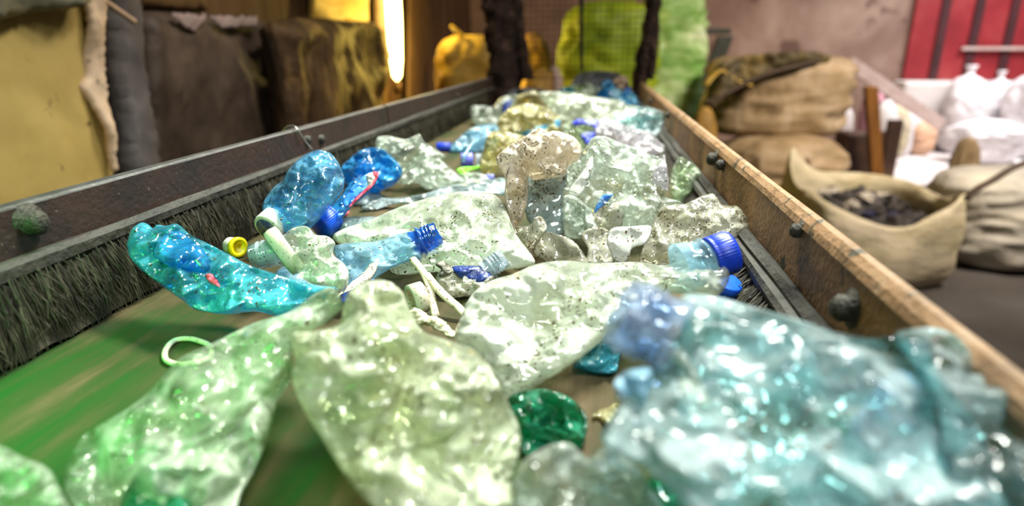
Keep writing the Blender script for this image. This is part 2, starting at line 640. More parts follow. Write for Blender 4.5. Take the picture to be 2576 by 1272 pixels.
PL['neckblue'] = plastic('blue_neck_plastic', (0.04, 0.24, 0.80), (0.10, 0.38, 0.88), milk=0.62, dirt=0.15, bump=0.2)
PL['necksteel'] = plastic('steel_blue_neck_plastic', (0.72, 0.82, 0.97), (0.66, 0.79, 0.95), milk=0.42, dirt=0.2, bump=0.3)
PL['neckclear'] = plastic('frosted_neck_plastic', (0.72, 0.82, 0.88), (0.78, 0.87, 0.92), milk=0.50, dirt=0.2, bump=0.15)
PL['white'] = plastic('white_plastic', (0.95, 0.97, 0.92), (0.92, 0.94, 0.90), milk=0.85, dirt=0.35, bump=0.2)

M = {}
M['cap_blue'] = solid('blue_cap_plastic', [(0.005, 0.03, 0.40), (0.01, 0.06, 0.62)], 60, 0.32, 0.15, bdist=0.001)
M['cap_bright'] = solid('bright_blue_cap_plastic', [(0.01, 0.08, 0.62), (0.01, 0.14, 0.85)], 60, 0.30, 0.15, bdist=0.001)
M['cap_purple'] = solid('violet_cap_plastic', [(0.11, 0.12, 0.62), (0.17, 0.18, 0.75)], 60, 0.35, 0.15, bdist=0.001)
M['cap_white'] = solid('white_cap_plastic', [(0.45, 0.42, 0.34), (0.78, 0.76, 0.68), (0.82, 0.80, 0.74)], 90, 0.45, 0.2, bdist=0.001, speck=((0.2, 0.16, 0.1), 0.35, 300))
M['cap_face'] = solid('worn_navy_print', [(0.03, 0.04, 0.12), (0.05, 0.06, 0.18), (0.25, 0.24, 0.22)], 160, 0.55, 0.2, bdist=0.001)
M['yellow'] = solid('yellow_plastic', [(0.80, 0.62, 0.0), (0.92, 0.78, 0.01)], 40, 0.4, 0.2, bdist=0.001, speck=((0.2, 0.12, 0.02), 0.2, 220))
M['beige'] = solid('beige_rubber', [(0.42, 0.36, 0.20), (0.72, 0.66, 0.46), (0.80, 0.75, 0.56)], 120, 0.55, 0.4, bdist=0.001, speck=((0.10, 0.06, 0.02), 0.45, 420))
M['ring'] = solid('cream_ring_plastic', [(0.66, 0.60, 0.42), (0.84, 0.80, 0.64)], 80, 0.4, 0.2, bdist=0.001, speck=((0.12, 0.08, 0.03), 0.4, 500))
M['limegreen'] = solid('lime_plastic', [(0.20, 0.75, 0.02), (0.30, 0.90, 0.05)], 40, 0.4, 0.2, bdist=0.001)
M['label_blue'] = solid('blue_label_film', [(0.02, 0.13, 0.55), (0.05, 0.28, 0.78), (0.30, 0.55, 0.85)], 60, 0.4, 0.4, bdist=0.002)
M['label_navy'] = solid('navy_label_film', [(0.005, 0.01, 0.06), (0.01, 0.05, 0.30)], 80, 0.35, 0.5, bdist=0.002)
M['label_indigo'] = solid('indigo_label_film', [(0.02, 0.04, 0.45), (0.05, 0.06, 0.55), (0.01, 0.10, 0.60)], 60, 0.35, 0.4, bdist=0.002)
M['label_red'] = solid('red_label_film', [(0.70, 0.05, 0.10), (0.85, 0.12, 0.18)], 80, 0.45, 0.3, bdist=0.002)
M['label_white'] = solid('white_label_film', [(0.45, 0.40, 0.32), (0.80, 0.76, 0.70)], 120, 0.5, 0.3, bdist=0.002, speck=((0.08, 0.06, 0.12), 0.35, 240))
M['fibre'] = solid('torn_white_fibre', [(0.55, 0.50, 0.38), (0.80, 0.78, 0.68)], 160, 0.6, 0.6, bdist=0.003, speck=((0.12, 0.09, 0.04), 0.5, 380))
M['soot'] = solid('sooty_torn_film', [(0.01, 0.01, 0.012), (0.10, 0.09, 0.06), (0.4, 0.38, 0.3)], 140, 0.45, 0.6, bdist=0.003)
M['darkbag'] = solid('dark_film', [(0.02, 0.025, 0.03), (0.08, 0.09, 0.10), (0.16, 0.15, 0.13)], 30, 0.4, 0.6, bdist=0.01)
M['pinkbrown'] = solid('pinkish_brown_film', [(0.20, 0.13, 0.09), (0.42, 0.30, 0.22)], 40, 0.5, 0.5, bdist=0.006)
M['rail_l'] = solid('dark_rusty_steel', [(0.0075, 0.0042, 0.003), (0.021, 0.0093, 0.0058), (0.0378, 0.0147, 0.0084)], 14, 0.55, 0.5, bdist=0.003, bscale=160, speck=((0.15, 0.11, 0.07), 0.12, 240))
M['rail_edge'] = solid('worn_steel_edge', [(0.0291, 0.0291, 0.025), (0.0707, 0.0666, 0.0624), (0.0998, 0.0915, 0.0832)], 24, 0.42, 0.4, bdist=0.002, bscale=150)
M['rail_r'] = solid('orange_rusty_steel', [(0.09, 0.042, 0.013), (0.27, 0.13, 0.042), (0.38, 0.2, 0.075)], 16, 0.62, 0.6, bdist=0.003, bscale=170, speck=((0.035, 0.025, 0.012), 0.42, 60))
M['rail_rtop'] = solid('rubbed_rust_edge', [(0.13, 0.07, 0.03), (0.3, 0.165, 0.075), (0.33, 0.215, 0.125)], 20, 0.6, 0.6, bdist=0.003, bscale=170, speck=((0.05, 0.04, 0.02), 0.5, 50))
M['rubber'] = solid('old_black_rubber', [(0.0105, 0.0092, 0.0067), (0.0315, 0.0286, 0.021), (0.0504, 0.0441, 0.0336)], 30, 0.7, 0.7, bdist=0.004, bscale=120)
M['bristle'] = solid('frayed_bristle', [(0.0107, 0.0086, 0.0048), (0.0455, 0.0375, 0.0224), (0.1179, 0.1018, 0.0643)], 90, 0.7, 0.2, bdist=0.002, stretch=(1, 1, 0.25))
M['bolt'] = solid('dirty_bolt_steel', [(0.009, 0.0078, 0.006), (0.036, 0.03, 0.018), (0.06, 0.054, 0.036)], 120, 0.6, 0.8, bdist=0.003)
M['wire'] = solid('bright_wire', [(0.35, 0.35, 0.34), (0.6, 0.6, 0.6)], 50, 0.3, 0.1, metallic=0.8, bdist=0.001)


def belt_material():
    m, nt, N, L = new_mat('worn_belt_green_tinted')
    tc = nd(nt, 'ShaderNodeTexCoord')
    mp = nd(nt, 'ShaderNodeMapping')
    mp.inputs['Scale'].default_value = (9, 1.3, 1)
    L.new(tc.outputs['Object'], mp.inputs[0])
    n1 = nd(nt, 'ShaderNodeTexNoise')
    n1.inputs['Scale'].default_value = 3.2
    n1.inputs['Detail'].default_value = 7
    n1.inputs['Roughness'].default_value = 0.65
    L.new(mp.outputs[0], n1.inputs['Vector'])
    col = ramp(nt, n1.outputs['Fac'], [(0.34, (0.026, 0.040, 0.011)), (0.48, (0.056, 0.050, 0.020)), (0.60, (0.095, 0.070, 0.034)), (0.72, (0.14, 0.10, 0.055))])
    # green light painted into the colour towards the near left, worn brown elsewhere
    sx = nd(nt, 'ShaderNodeSeparateXYZ')
    L.new(tc.outputs['Object'], sx.inputs[0])
    g1 = math_n(nt, 'ADD', sx.outputs['Y'], math_n(nt, 'MULTIPLY', sx.outputs['X'], 0.4))
    g2 = math_n(nt, 'ADD', g1, math_n(nt, 'MULTIPLY', n1.outputs['Fac'], 1.1))
    mrg = nd(nt, 'ShaderNodeMapRange')
    mrg.inputs['From Min'].default_value = -0.42
    mrg.inputs['From Max'].default_value = -0.02
    mrg.inputs['To Min'].default_value = 0.9
    mrg.inputs['To Max'].default_value = 0.0
    L.new(g2, mrg.inputs['Value'])
    gm = nd(nt, 'ShaderNodeMix', data_type='RGBA')
    L.new(mrg.outputs[0], gm.inputs['Factor'])
    L.new(col, gm.inputs['A'])
    gm.inputs['B'].default_value = (0.006, 0.085, 0.010, 1)
    col = gm.outputs['Result']
    wv = nd(nt, 'ShaderNodeTexNoise')
    wv.inputs['Scale'].default_value = 900
    L.new(tc.outputs['Object'], wv.inputs['Vector'])
    bp = nd(nt, 'ShaderNodeBump')
    bp.inputs['Strength'].default_value = 0.35
    bp.inputs['Distance'].default_value = 0.001
    L.new(wv.outputs['Fac'], bp.inputs['Height'])
    b = nd(nt, 'ShaderNodeBsdfPrincipled')
    b.inputs['Roughness'].default_value = 0.7
    b.inputs['Specular IOR Level'].default_value = 0.15
    L.new(col, b.inputs['Base Color'])
    L.new(bp.outputs[0], b.inputs['Normal'])
    out = nd(nt, 'ShaderNodeOutputMaterial')
    L.new(b.outputs[0], out.inputs[0])
    return m


M['belt'] = belt_material()

# ------------------------------------------------------------------ conveyor
XL, XR = -0.418, 0.162          # faces of the side rails
Y0, Y1 = -0.55, 2.62
conv = empty('conveyor', (-0.13, 1.0, FLOOR))
tag(conv, 'long sorting conveyor with rusty side rails and a worn green belt carrying plastic rubbish', 'conveyor')


def strip(name, prof, y0, y1, mat, parent, ny=60, wob=0.0, seed=0):
    """profile (x, z) closed loop extruded along y"""
    k = len(prof)
    verts, faces = [], []
    for i in range(ny + 1):
        y = y0 + (y1 - y0) * i / ny
        for j, (x, z) in enumerate(prof):
            w = Vector((noise.noise(Vector((y * 7, j * 2.7, seed))), noise.noise(Vector((y * 6, j * 1.9, seed + 5))))) * wob
            verts.append(Vector((x + w.x, y, z + w.y)))
    for i in range(ny):
        for j in range(k):
            j2 = (j + 1) % k
            faces.append((i * k + j, (i + 1) * k + j, (i + 1) * k + j2, i * k + j2))
    faces.append(tuple(range(k)))
    b = ny * k
    faces.append(tuple(range(b, b + k))[::-1])
    return mesh_obj(name, verts, faces, mat, parent=parent, smooth=False)


strip('belt', [(XL - 0.03, 0.0), (XR + 0.05, 0.0), (XR + 0.05, -0.012), (XL - 0.03, -0.012)], Y0, Y1 + 0.05, M['belt'], conv, ny=8)
strip('belt_bed', [(XL - 0.02, -0.014), (XR + 0.03, -0.014), (XR + 0.03, -0.05), (XL - 0.02, -0.05)], Y0, Y1, M['rail_l'], conv, ny=8)
# left rail: channel leaning outwards a little, in two lengths with a joint
for a, b in ((Y0, 1.265), (1.272, Y1)):
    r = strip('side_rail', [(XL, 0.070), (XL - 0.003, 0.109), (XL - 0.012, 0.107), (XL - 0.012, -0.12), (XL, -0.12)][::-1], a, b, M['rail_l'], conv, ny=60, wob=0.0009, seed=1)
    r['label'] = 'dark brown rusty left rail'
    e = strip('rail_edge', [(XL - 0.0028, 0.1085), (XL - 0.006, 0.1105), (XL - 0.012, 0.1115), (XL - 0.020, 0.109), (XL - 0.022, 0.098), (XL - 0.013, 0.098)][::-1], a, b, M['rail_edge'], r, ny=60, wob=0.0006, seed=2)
# right rail
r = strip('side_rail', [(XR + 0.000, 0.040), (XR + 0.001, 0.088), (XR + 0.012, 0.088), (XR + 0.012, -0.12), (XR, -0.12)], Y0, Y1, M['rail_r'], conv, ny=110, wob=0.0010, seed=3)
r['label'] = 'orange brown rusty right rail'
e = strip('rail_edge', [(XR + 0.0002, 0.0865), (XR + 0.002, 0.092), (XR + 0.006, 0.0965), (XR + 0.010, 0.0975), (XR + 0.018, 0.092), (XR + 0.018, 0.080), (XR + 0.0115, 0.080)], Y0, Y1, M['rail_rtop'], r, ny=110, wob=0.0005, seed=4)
# rubber strips clamping the brushes
strip('rubber_strip', [(XL + 0.000, 0.074), (XL + 0.006, 0.075), (XL + 0.010, 0.071), (XL + 0.010, 0.064), (XL + 0.000, 0.060)][::-1], Y0, Y1, M['rubber'], conv, ny=110, wob=0.0020, seed=6)
strip('rubber_strip', [(XR - 0.000, 0.041), (XR - 0.006, 0.043), (XR - 0.011, 0.038), (XR - 0.010, 0.028), (XR - 0.000, 0.026)], Y0, Y1, M['rubber'], conv, ny=160, wob=0.0026, seed=7)
strip('rubber_strip', [(XR - 0.009, 0.034), (XR - 0.016, 0.033), (XR - 0.019, 0.028), (XR - 0.016, 0.021), (XR - 0.008, 0.022)], Y0, Y1, M['rubber'], conv, ny=160, wob=0.0030, seed=8)


def brush(side, y0, y1, n, seed):
    rnd = random.Random(seed)
    verts, faces = [], []
    xb = XL + 0.006 if side < 0 else XR - 0.006
    sg = 1 if side < 0 else -1

    def blade(p, q, w, bend):
        d = (q - p)
        s_ = Vector((0, 1, 0)) * w
        o_ = Vector((sg, 0, 0)) * w * 0.6
        b = len(verts)
        mid = (p + q) / 2 + bend
        for c, k in ((p, 1.0), (mid, 0.9), (q, 0.35)):
            verts.extend([c - s_ * k, c + s_ * k, c + o_ * k])
        for r_ in range(2):
            for j in range(3):
                j2 = (j + 1) % 3
                faces.append((b + r_ * 3 + j, b + r_ * 3 + j2, b + r_ * 3 + 3 + j2, b + r_ * 3 + 3 + j))
    # matted backing
    k0 = len(verts)
    ny = 220
    for i in range(ny + 1):
        y = y0 + (y1 - y0) * i / ny
        for z, dx in ((0.066 if side < 0 else 0.034, 0.0), (0.036, 0.001) if side < 0 else (0.022, 0.002), (0.012, 0.003), (0.004, 0.004)):
            verts.append(Vector((xb + sg * (dx + 0.003 * noise.noise(Vector((y * 60, z * 90, seed)))), y, z + (0.003 * noise.noise(Vector((y * 45, 2, seed))) if z < 0.01 else 0))))
    for i in range(ny):
        for j in range(3):
            a = k0 + i * 4 + j
            faces.append((a, a + 1, a + 5, a + 4) if side > 0 else (a, a + 4, a + 5, a + 1))
    for i in range(n):
        y = y0 + (y1 - y0) * (rnd.random() ** 1.5)
        z1 = rnd.uniform(0.035, 0.066) if side < 0 else rnd.uniform(0.018, 0.032)
        lean = rnd.gauss(-0.010 * sg * -1, 0.007) + 0.012 * noise.noise(Vector((y * 18, 0, seed)))
        ln = rnd.uniform(0.4, 1.0)
        p = Vector((xb + sg * rnd.uniform(0.001, 0.006), y, z1))
        z2 = max(0.002, z1 - 0.06 * ln)
        q = Vector((xb + sg * (0.003 + (rnd.uniform(0.001, 0.006) if side < 0 else rnd.uniform(0.008, 0.030))), y + lean, z2))
        blade(p, q, rnd.uniform(0.0003, 0.0011), Vector((sg * 0.003, rnd.gauss(0, 0.002), 0)))
    for i in range(n // 14):  # loose curly fibres
        y = y0 + (y1 - y0) * (rnd.random() ** 1.5)
        p = Vector((xb + sg * 0.007, y, rnd.uniform(0.02, 0.062) if side < 0 else rnd.uniform(0.01, 0.03)))
        for j in range(4):
            q = p + Vector((rnd.gauss(0, 0.003), rnd.gauss(0.0, 0.010), rnd.gauss(-0.001, 0.005)))
            if q.z < 0.004: q.z = 0.004
            blade(p, q, 0.00022, Vector((0, 0, 0)))
            p = q
    return mesh_obj('brush_skirt', verts, faces, M['bristle'], parent=conv, smooth=False)


brush(-1, 0.05, 2.4, 4200, 1)
brush(1, 0.05, 2.4, 3600, 2)


def bolt(p, axis, r, ln, parent, washer=True):
    prof = [(0, r * 1.5), (ln * 0.2, r * 1.5), (ln * 0.22, r), (ln * 0.75, r * 0.95), (ln, r * 0.6), (ln, 0.0001)]
    return lathe('bolt', p, axis, prof, M['bolt'], seg=10, parent=conv, jit=0.0004, seed=int(abs(p.y) * 100))


plL = (Vector((XL - 0.002, 0, 0)), Vector((1, 0, 0)))
plR = (Vector((XR, 0, 0)), Vector((-1, 0, 0)))
for px, py, r in ((75, 560, 0.010), (770, 352, 0.007), (805, 350, 0.007), (1150, 240, 0.006)):
    bolt(P_pl(px, py, plL) - Vector((0.003, 0, 0)), Vector((1, 0, 0)), r, r * 1.5, conv)
for px, py, r in ((1800, 400, 0.009), (1818, 415, 0.007), (1640, 255, 0.007), (1683, 290, 0.007), (2140, 775, 0.009), (2010, 580, 0.006)):
    bolt(P_pl(px, py, plR) + Vector((0.003, 0, 0)), Vector((-1, 0, 0)), r, r * 1.6, conv)
for y in (0.2, 1.3, 2.4):  # legs
    for x in (XL - 0.03, XR + 0.03):
        box('leg', (x - 0.02, y - 0.03, FLOOR + 0.001), (x + 0.02, y + 0.03, -0.1), M['rail_l'], parent=conv)
w = [P_pl(712, 330, (Vector((XL - 0.03, 0, 0)), Vector((1, 0, 0)))), P_pl(722, 319, (Vector((XL - 0.02, 0, 0)), Vector((1, 0, 0)))), P_pl(740, 318, (Vector((XL - 0.005, 0, 0)), Vector((1, 0, 0)))),
     P_pl(752, 332, (Vector((XL + 0.002, 0, 0)), Vector((1, 0, 0)))), P_pl(765, 352, (Vector((XL + 0.004, 0, 0)), Vector((1, 0, 0)))), P_pl(786, 377, (Vector((XL + 0.013, 0, 0)), Vector((1, 0, 0))))]
tag(tube('wire_hook', w, 0.0014, M['wire'], seg=8), 'thin bright wire hooked over the dark left rail of the conveyor', 'wire')

# ------------------------------------------------------------------ the rubbish on the belt
SEED = [10]


def bottle(outline, pl, T, mat, label, name='crushed_bottle', cat='plastic bottle', n=1000, group=None, **kw):
    SEED[0] += 1
    o = shell(name, outline, pl, T, PL.get(mat) or M[mat], n=n, seed=kw.pop('seed', SEED[0]), **kw)
    tag(o, label, cat, group)
    return o


def neck_prof(r, ln, ring=True):
    p = [(0, r * 1.12), (ln * 0.12, r * 1.05), (ln * 0.22, r)]
    if ring:
        p += [(ln * 0.27, r), (ln * 0.29, r * 1.24), (ln * 0.36, r * 1.24), (ln * 0.38, r)]
    for a in (0.50, 0.64, 0.78):
        p += [(ln * (a - 0.045), r), (ln * (a - 0.02), r * 1.09), (ln * (a + 0.02), r * 1.09), (ln * (a + 0.045), r)]
    p += [(ln, r), (ln, r * 0.86), (ln * 0.5, r * 0.86), (ln * 0.1, r * 0.9)]
    return p


def neck(parent, a, b, pl, rpx, mat, lift=(0, 0), squash=1.0, ring=True, jit=0.0, name='neck', seed=1):
    """bottle neck between two pixels on plane PL, LIFT metres above it"""
    p0 = P_pl(a[0], a[1], pl) + pl[1] * lift[0]
    p1 = P_pl(b[0], b[1], pl) + pl[1] * lift[1]
    r = rpx * depth_of(p0) / F
    o = lathe(name, p0, p1 - p0, neck_prof(r, (p1 - p0).length, ring), PL.get(mat) or M[mat], parent=parent, squash=squash, jit=jit, seed=seed)
    return o, p0, p1, r


def cap(parent, p, axis, r, h, mat, name='cap', face=None):
    prof = [(0, r * 0.80), (0, r), (h * 0.12, r * 1.01), (h * 0.16, r * 0.97), (h * 0.2, r), (h * 0.86, r), (h * 0.97, r * 0.95), (h, r * 0.86), (h * 1.0, r * 0.02)]
    o = lathe(name, p, axis, prof, M[mat], seg=128, parent=parent, rib=0.035, nrib=42, cap1=True)
    if face:
        lathe('cap_print', p + axis.normalized() * (h + 0.0002), axis, [(0, r * 0.8), (0.0006, r * 0.78), (0.0006, r * 0.02)], M[face], seg=40, parent=o if parent is None else parent)
    return o


# --- foreground, right: the big clear bottle with the broken blue neck
plA = belt_plane((1705, 815), 0.095, 22, 10)
A_ = bottle([(1712, 745), (1800, 744), (1900, 772), (2010, 805), (2090, 833), (2180, 850), (2255, 850), (2330, 950), (2365, 1070), (2350, 1290), (1950, 1300), (1740, 1290), (1650, 1200),
             (1565, 1140), (1513, 1100), (1530, 1060), (1562, 1012), (1612, 950), (1690, 895), (1712, 850)], plA, 0.022, 'aqua',
            'big clear bluish crushed bottle with a broken blue neck in the right foreground', n=2600, amp=0.45, freq=5, back=1.2)
nk, p0, p1, r = neck(A_, (1703, 868), (1560, 806), plA, 100, 'necksteel', lift=(0.004, 0.006), squash=0.9, ring=False, jit=0.003)
nk['label'] = 'torn steel-blue threaded neck'
shell('torn_flap', [(1545, 960), (1580, 930), (1640, 925), (1632, 985), (1615, 1020), (1605, 990), (1580, 1000), (1555, 1002)], (plA[0] + plA[1] * 0.006, plA[1]), 0.002, PL['bluish'], n=200, parent=A_, seed=5, warp=1.5)
shell('torn_flap', [(1690, 890), (1715, 870), (1745, 930), (1790, 1010), (1805, 1080), (1770, 1060), (1720, 990)], (plA[0] + plA[1] * 0.010, plA[1]), 0.003, PL['clear'], n=260, parent=A_, seed=6, warp=1.5)
plB = belt_plane((2430, 1050), 0.075, 24, -8)
bottle([(2250, 860), (2300, 829), (2370, 830), (2430, 868), (2470, 920), (2530, 958), (2600, 985), (2680, 1100), (2660, 1330), (2350, 1320), (2365, 1100), (2330, 960)], plB, 0.022, 'aqua',
       'crumpled clear bottle filling the lower right corner beside the big bluish bottle', n=1800, amp=0.5, freq=4)
plC = belt_plane((2300, 1060), 0.045, 20, 0)
bottle([(2140, 1110), (2180, 1000), (2265, 925), (2380, 990), (2470, 1080), (2560, 1180), (2450, 1250), (2300, 1200)], plC, 0.018, 'blue', 'blue bottle glimpsed under the clear bottles at the lower right', n=800, amp=0.5)
plC2 = belt_plane((2080, 1130), 0.03, 16, 0)
bottle([(1915, 1140), (2000, 1070), (2080, 1015), (2140, 1030), (2190, 1110), (2260, 1200), (2235, 1262), (2130, 1240), (2020, 1180)], plC2, 0.014, 'green', 'dark green bottle seen through the big clear bottle in the right foreground', n=700, amp=0.5)
plG = belt_plane((1380, 1125), 0.0, 30, 0)
bottle([(1280, 1002), (1340, 978), (1400, 985), (1450, 1010), (1478, 1052), (1470, 1110), (1450, 1135), (1380, 1125), (1320, 1150), (1300, 1080)], plG, 0.02, 'green',
       'small dark green crushed bottle on the belt between the yellowish and bluish bottles', n=900, amp=0.55, freq=3)
plG2 = belt_plane((1520, 1065), 0.0, 12, 0)
bottle([(1490, 1042), (1530, 1025), (1556, 1015), (1552, 1048), (1522, 1068)], plG2, 0.003, 'milky_yellow', 'small olive scrap of film on the dark belt beside the green bottle', name='film_scrap', cat='plastic scrap', n=120, warp=1.0)
plH = belt_plane((1450, 1230), 0.03, 28, 0)
bottle([(1288, 1250), (1310, 1172), (1360, 1130), (1430, 1113), (1480, 1150), (1522, 1123), (1580, 1150), (1622, 1200), (1660, 1330), (1280, 1330)], plH, 0.02, 'clear',
       'crumpled clear bottle end at the bottom edge in front of the small green bottle', n=1200, amp=0.6, freq=3.5)
plH2 = belt_plane((1700, 1280), 0.012, 15, 0)
bottle([(1630, 1200), (1700, 1195), (1770, 1235), (1850, 1300), (1820, 1340), (1630, 1330)], plH2, 0.008, 'green', 'green crushed film at the bottom edge below the big bluish bottle', name='film_scrap', cat='plastic scrap', n=300)
# --- foreground, centre and left
plD = belt_plane((1000, 1060), 0.040, 26, 0)
bottle([(735, 862), (760, 845), (850, 822), (866, 765), (905, 717), (950, 707), (1005, 728), (1034, 785), (1065, 832), (1130, 855), (1195, 882), (1240, 930), (1282, 1010), (1312, 1080), (1316, 1130), (1292, 1210), (1275, 1330),
        (1010, 1340), (940, 1275), (885, 1220), (838, 1150), (795, 1085), (760, 1025), (737, 960), (746, 910)], plD, 0.026, 'pale_yellow',
       'large yellowish crumpled bottle standing out in the centre foreground', n=3000, amp=0.5, freq=6, back=0.9)
plE = belt_plane((560, 1000), 0.030, 22, 0)
bottle([(158, 1200), (200, 1110), (245, 1072), (330, 1020), (390, 968), (450, 902), (540, 860), (640, 812), (720, 788), (790, 742), (832, 728), (858, 772), (832, 802), (797, 825), (738, 855), (738, 910), (729, 965), (700, 1010),
        (680, 1080), (650, 1160), (605, 1240), (560, 1330), (330, 1330), (200, 1300)], plE, 0.024, 'clear_green',
       'large greenish crumpled bottle lying along the bare belt in the left foreground', n=3000, amp=0.5, freq=6, back=0.9)
plE2 = belt_plane((400, 1210), 0.016, 15, 0)
bottle([(300, 1320), (335, 1200), (440, 1130), (480, 1200), (470, 1330)], plE2, 0.008, 'green', 'green film caught beneath the greenish bottle in the left foreground', name='film_scrap', cat='plastic scrap', n=300)
plE3 = belt_plane((70, 1230), 0.025, 25, 0)
bottle([(-60, 1110), (0, 1118), (60, 1150), (112, 1170), (146, 1212), (175, 1330), (-60, 1330)], plE3, 0.02, 'clear_green', 'crumpled greenish bottle end in the lower left corner', n=800, amp=0.5)
# --- middle: the milky bottle with the blue cap
plF = belt_plane((1450, 830), 0.030, 24, 0)
F_ = bottle([(1145, 852), (1165, 790), (1190, 740), (1235, 706), (1290, 690), (1350, 666), (1420, 657), (1500, 663), (1600, 660), (1670, 668), (1720, 650), (1768, 642), (1800, 655), (1832, 690), (1822, 725), (1790, 748), (1700, 738),
             (1640, 748), (1580, 792), (1510, 860), (1440, 915), (1380, 952), (1280, 1002), (1250, 942), (1195, 887)], plF, 0.026, 'milky',
            'large milky crushed bottle with a dark blue cap lying across the middle of the belt', n=2600, amp=0.32, freq=5, back=0.9)
p0 = P_pl(1752, 690, plF) + plF[1] * 0.012
p1 = P_pl(1840, 668, plF) + plF[1] * 0.016
ax = (p1 - p0)
r = 50 * depth_of(p0) / F
lathe('neck', p0 - ax * 0.5, ax, [(0, r * 1.35), (ax.length * .35, r * 1.18), (ax.length * 0.6, r * 1.05), (ax.length * .62, r * 1.18), (ax.length * .7, r * 1.18), (ax.length * .72, r), (ax.length * 1.1, r)], PL['bluish'], parent=F_)
cap(F_, p0 + ax * 0.30, ax, r * 1.08, ax.length * 0.62, 'cap_blue')
plF2 = belt_plane((1820, 748), 0.0, 60, 0)
pc = P_pl(1820, 735, plF2)
tag(cap(None, pc + Vector((0, 0, 0.002)), Vector((0.3, -0.35, 1)), 0.013, 0.012, 'cap_bright', name='loose_cap'), 'bright blue bottle cap on the belt tucked below the dark blue capped bottle', 'bottle cap')
plF3 = belt_plane((1500, 950), 0.0, 22, 0)
bottle([(1440, 915), (1490, 870), (1540, 830), (1580, 830), (1560, 900), (1545, 940), (1480, 935)], plF3, 0.014, 'teal', 'teal crushed bottle peeking out beneath the broken blue neck', n=400, amp=0.5)

# --- left of centre: blue crumpled bottle, ring-necked bottle
plI = belt_plane((580, 790), 0.022, 34, 12)
I_ = bottle([(319, 618), (322, 595), (331, 574), (352, 558), (372, 563), (384, 574), (394, 564), (418, 568), (446, 563), (479, 590), (524, 613), (583, 644), (614, 661), (640, 672), (700, 690), (780, 715), (845, 722), (832, 735), (772, 770), (713, 796),
             (654, 784), (616, 785), (571, 790), (496, 780), (460, 755), (423, 731), (390, 705), (359, 681), (330, 650)], plI, 0.017, 'teal',
            'long teal-blue crumpled bottle bent against the left brush', n=2200, amp=0.55, freq=6, smooth=3)
shell('folded_end', [(385, 640), (400, 600), (430, 580), (470, 590), (520, 640), (525, 680), (480, 685), (430, 670)], (plI[0] + plI[1] * 0.010, plI[1]), 0.010, PL['blue'], n=300, parent=I_, seed=8, amp=0.6)['label'] = 'deep blue folded-in end'
shell('label_remnant', [(515, 693), (530, 688), (545, 700), (553, 722), (540, 716), (528, 712)], (plI[0] + plI[1] * 0.0185, plI[1]), 0.001, M['label_red'], n=80, parent=I_, seed=9)['label'] = 'scrap of red label'
plJ = belt_plane((790, 725), 0.020, 42, 0)
J_ = bottle([(722, 640), (712, 600), (735, 573), (772, 569), (793, 590), (822, 594), (843, 612), (838, 640), (866, 662), (878, 686), (868, 730), (830, 727), (790, 716), (757, 694)], plJ, 0.018, 'milky',
            'small clear crumpled bottle with a cream ring around its neck', n=1200, amp=0.5, freq=3.5)
nk, p0, p1, r = neck(J_, (735, 628), (641, 652), plJ, 33, 'neckclear', lift=(0.004, 0.004))
a, x, y = frame_of(p1 - p0)
pr = P_pl(722, 640, plJ) + plJ[1] * 0.006
ra = 66 * depth_of(pr) / F
rax = (P_pl(690, 660, plJ) - P_pl(745, 625, plJ))
lathe('ring', pr, rax, [(-0.007, ra * 0.80), (-0.006, ra), (0.001, ra * 1.03), (0.006, ra * 0.98), (0.007, ra * 0.80), (0.0, ra * 0.76), (-0.007, ra * 0.80)], M['ring'], seg=64, parent=J_, squash=0.62, rot=math.pi / 2)['label'] = 'cream plastic ring'
plJ2 = belt_plane((720, 725), 0.006, 20, 0)
J2 = bottle([(690, 690), (730, 668), (800, 690), (830, 722), (790, 745), (730, 730)], plJ2, 0.010, 'bluish', 'clear threaded neck stump lying under the cream ringed bottle', name='bottle_neck', n=300, amp=0.5)
# yellow and white cap
pc = P_z(585, 645, 0.0)
dd = depth_of(pc)
ra = 25 * dd / F
c0 = P_d(578, 618, dd)
c0.z = ra + 0.0005
ax = Vector((0.85, -0.42, 0.05))
yc = lathe('loose_cap', c0, ax, [(0, 0.0001), (0, ra * .78), (0.001, ra * .88), (ra * 0.5, ra * .86), (ra * 1.1, ra * .84)], M['cap_white'], seg=48)
tag(yc, 'small yellow and white cap lying on its side beside the left brush', 'bottle cap')
lathe('flange', c0 + ax.normalized() * ra * 1.05, ax, [(0, ra * .84), (ra * .1, ra), (ra * .45, ra * 1.02), (ra * .55, ra * .95), (ra * .55, ra * .62), (-ra * .3, ra * .58), (-ra * .3, 0.0001)], M['yellow'], seg=48, parent=yc)['label'] = 'bright yellow open flange'
# thin white loop on the bare belt
lp = [P_z(x, y, 0.0025) for x, y in ((515, 862), (480, 852), (440, 856), (417, 880), (418, 905), (450, 916), (500, 910), (530, 895), (530, 872))]
tag(tube('plastic_loop', lp + [lp[0]], 0.0022, M['ring'], seg=8), 'thin pale loop lying flat on the green belt beside the greenish bottle', 'plastic ring')
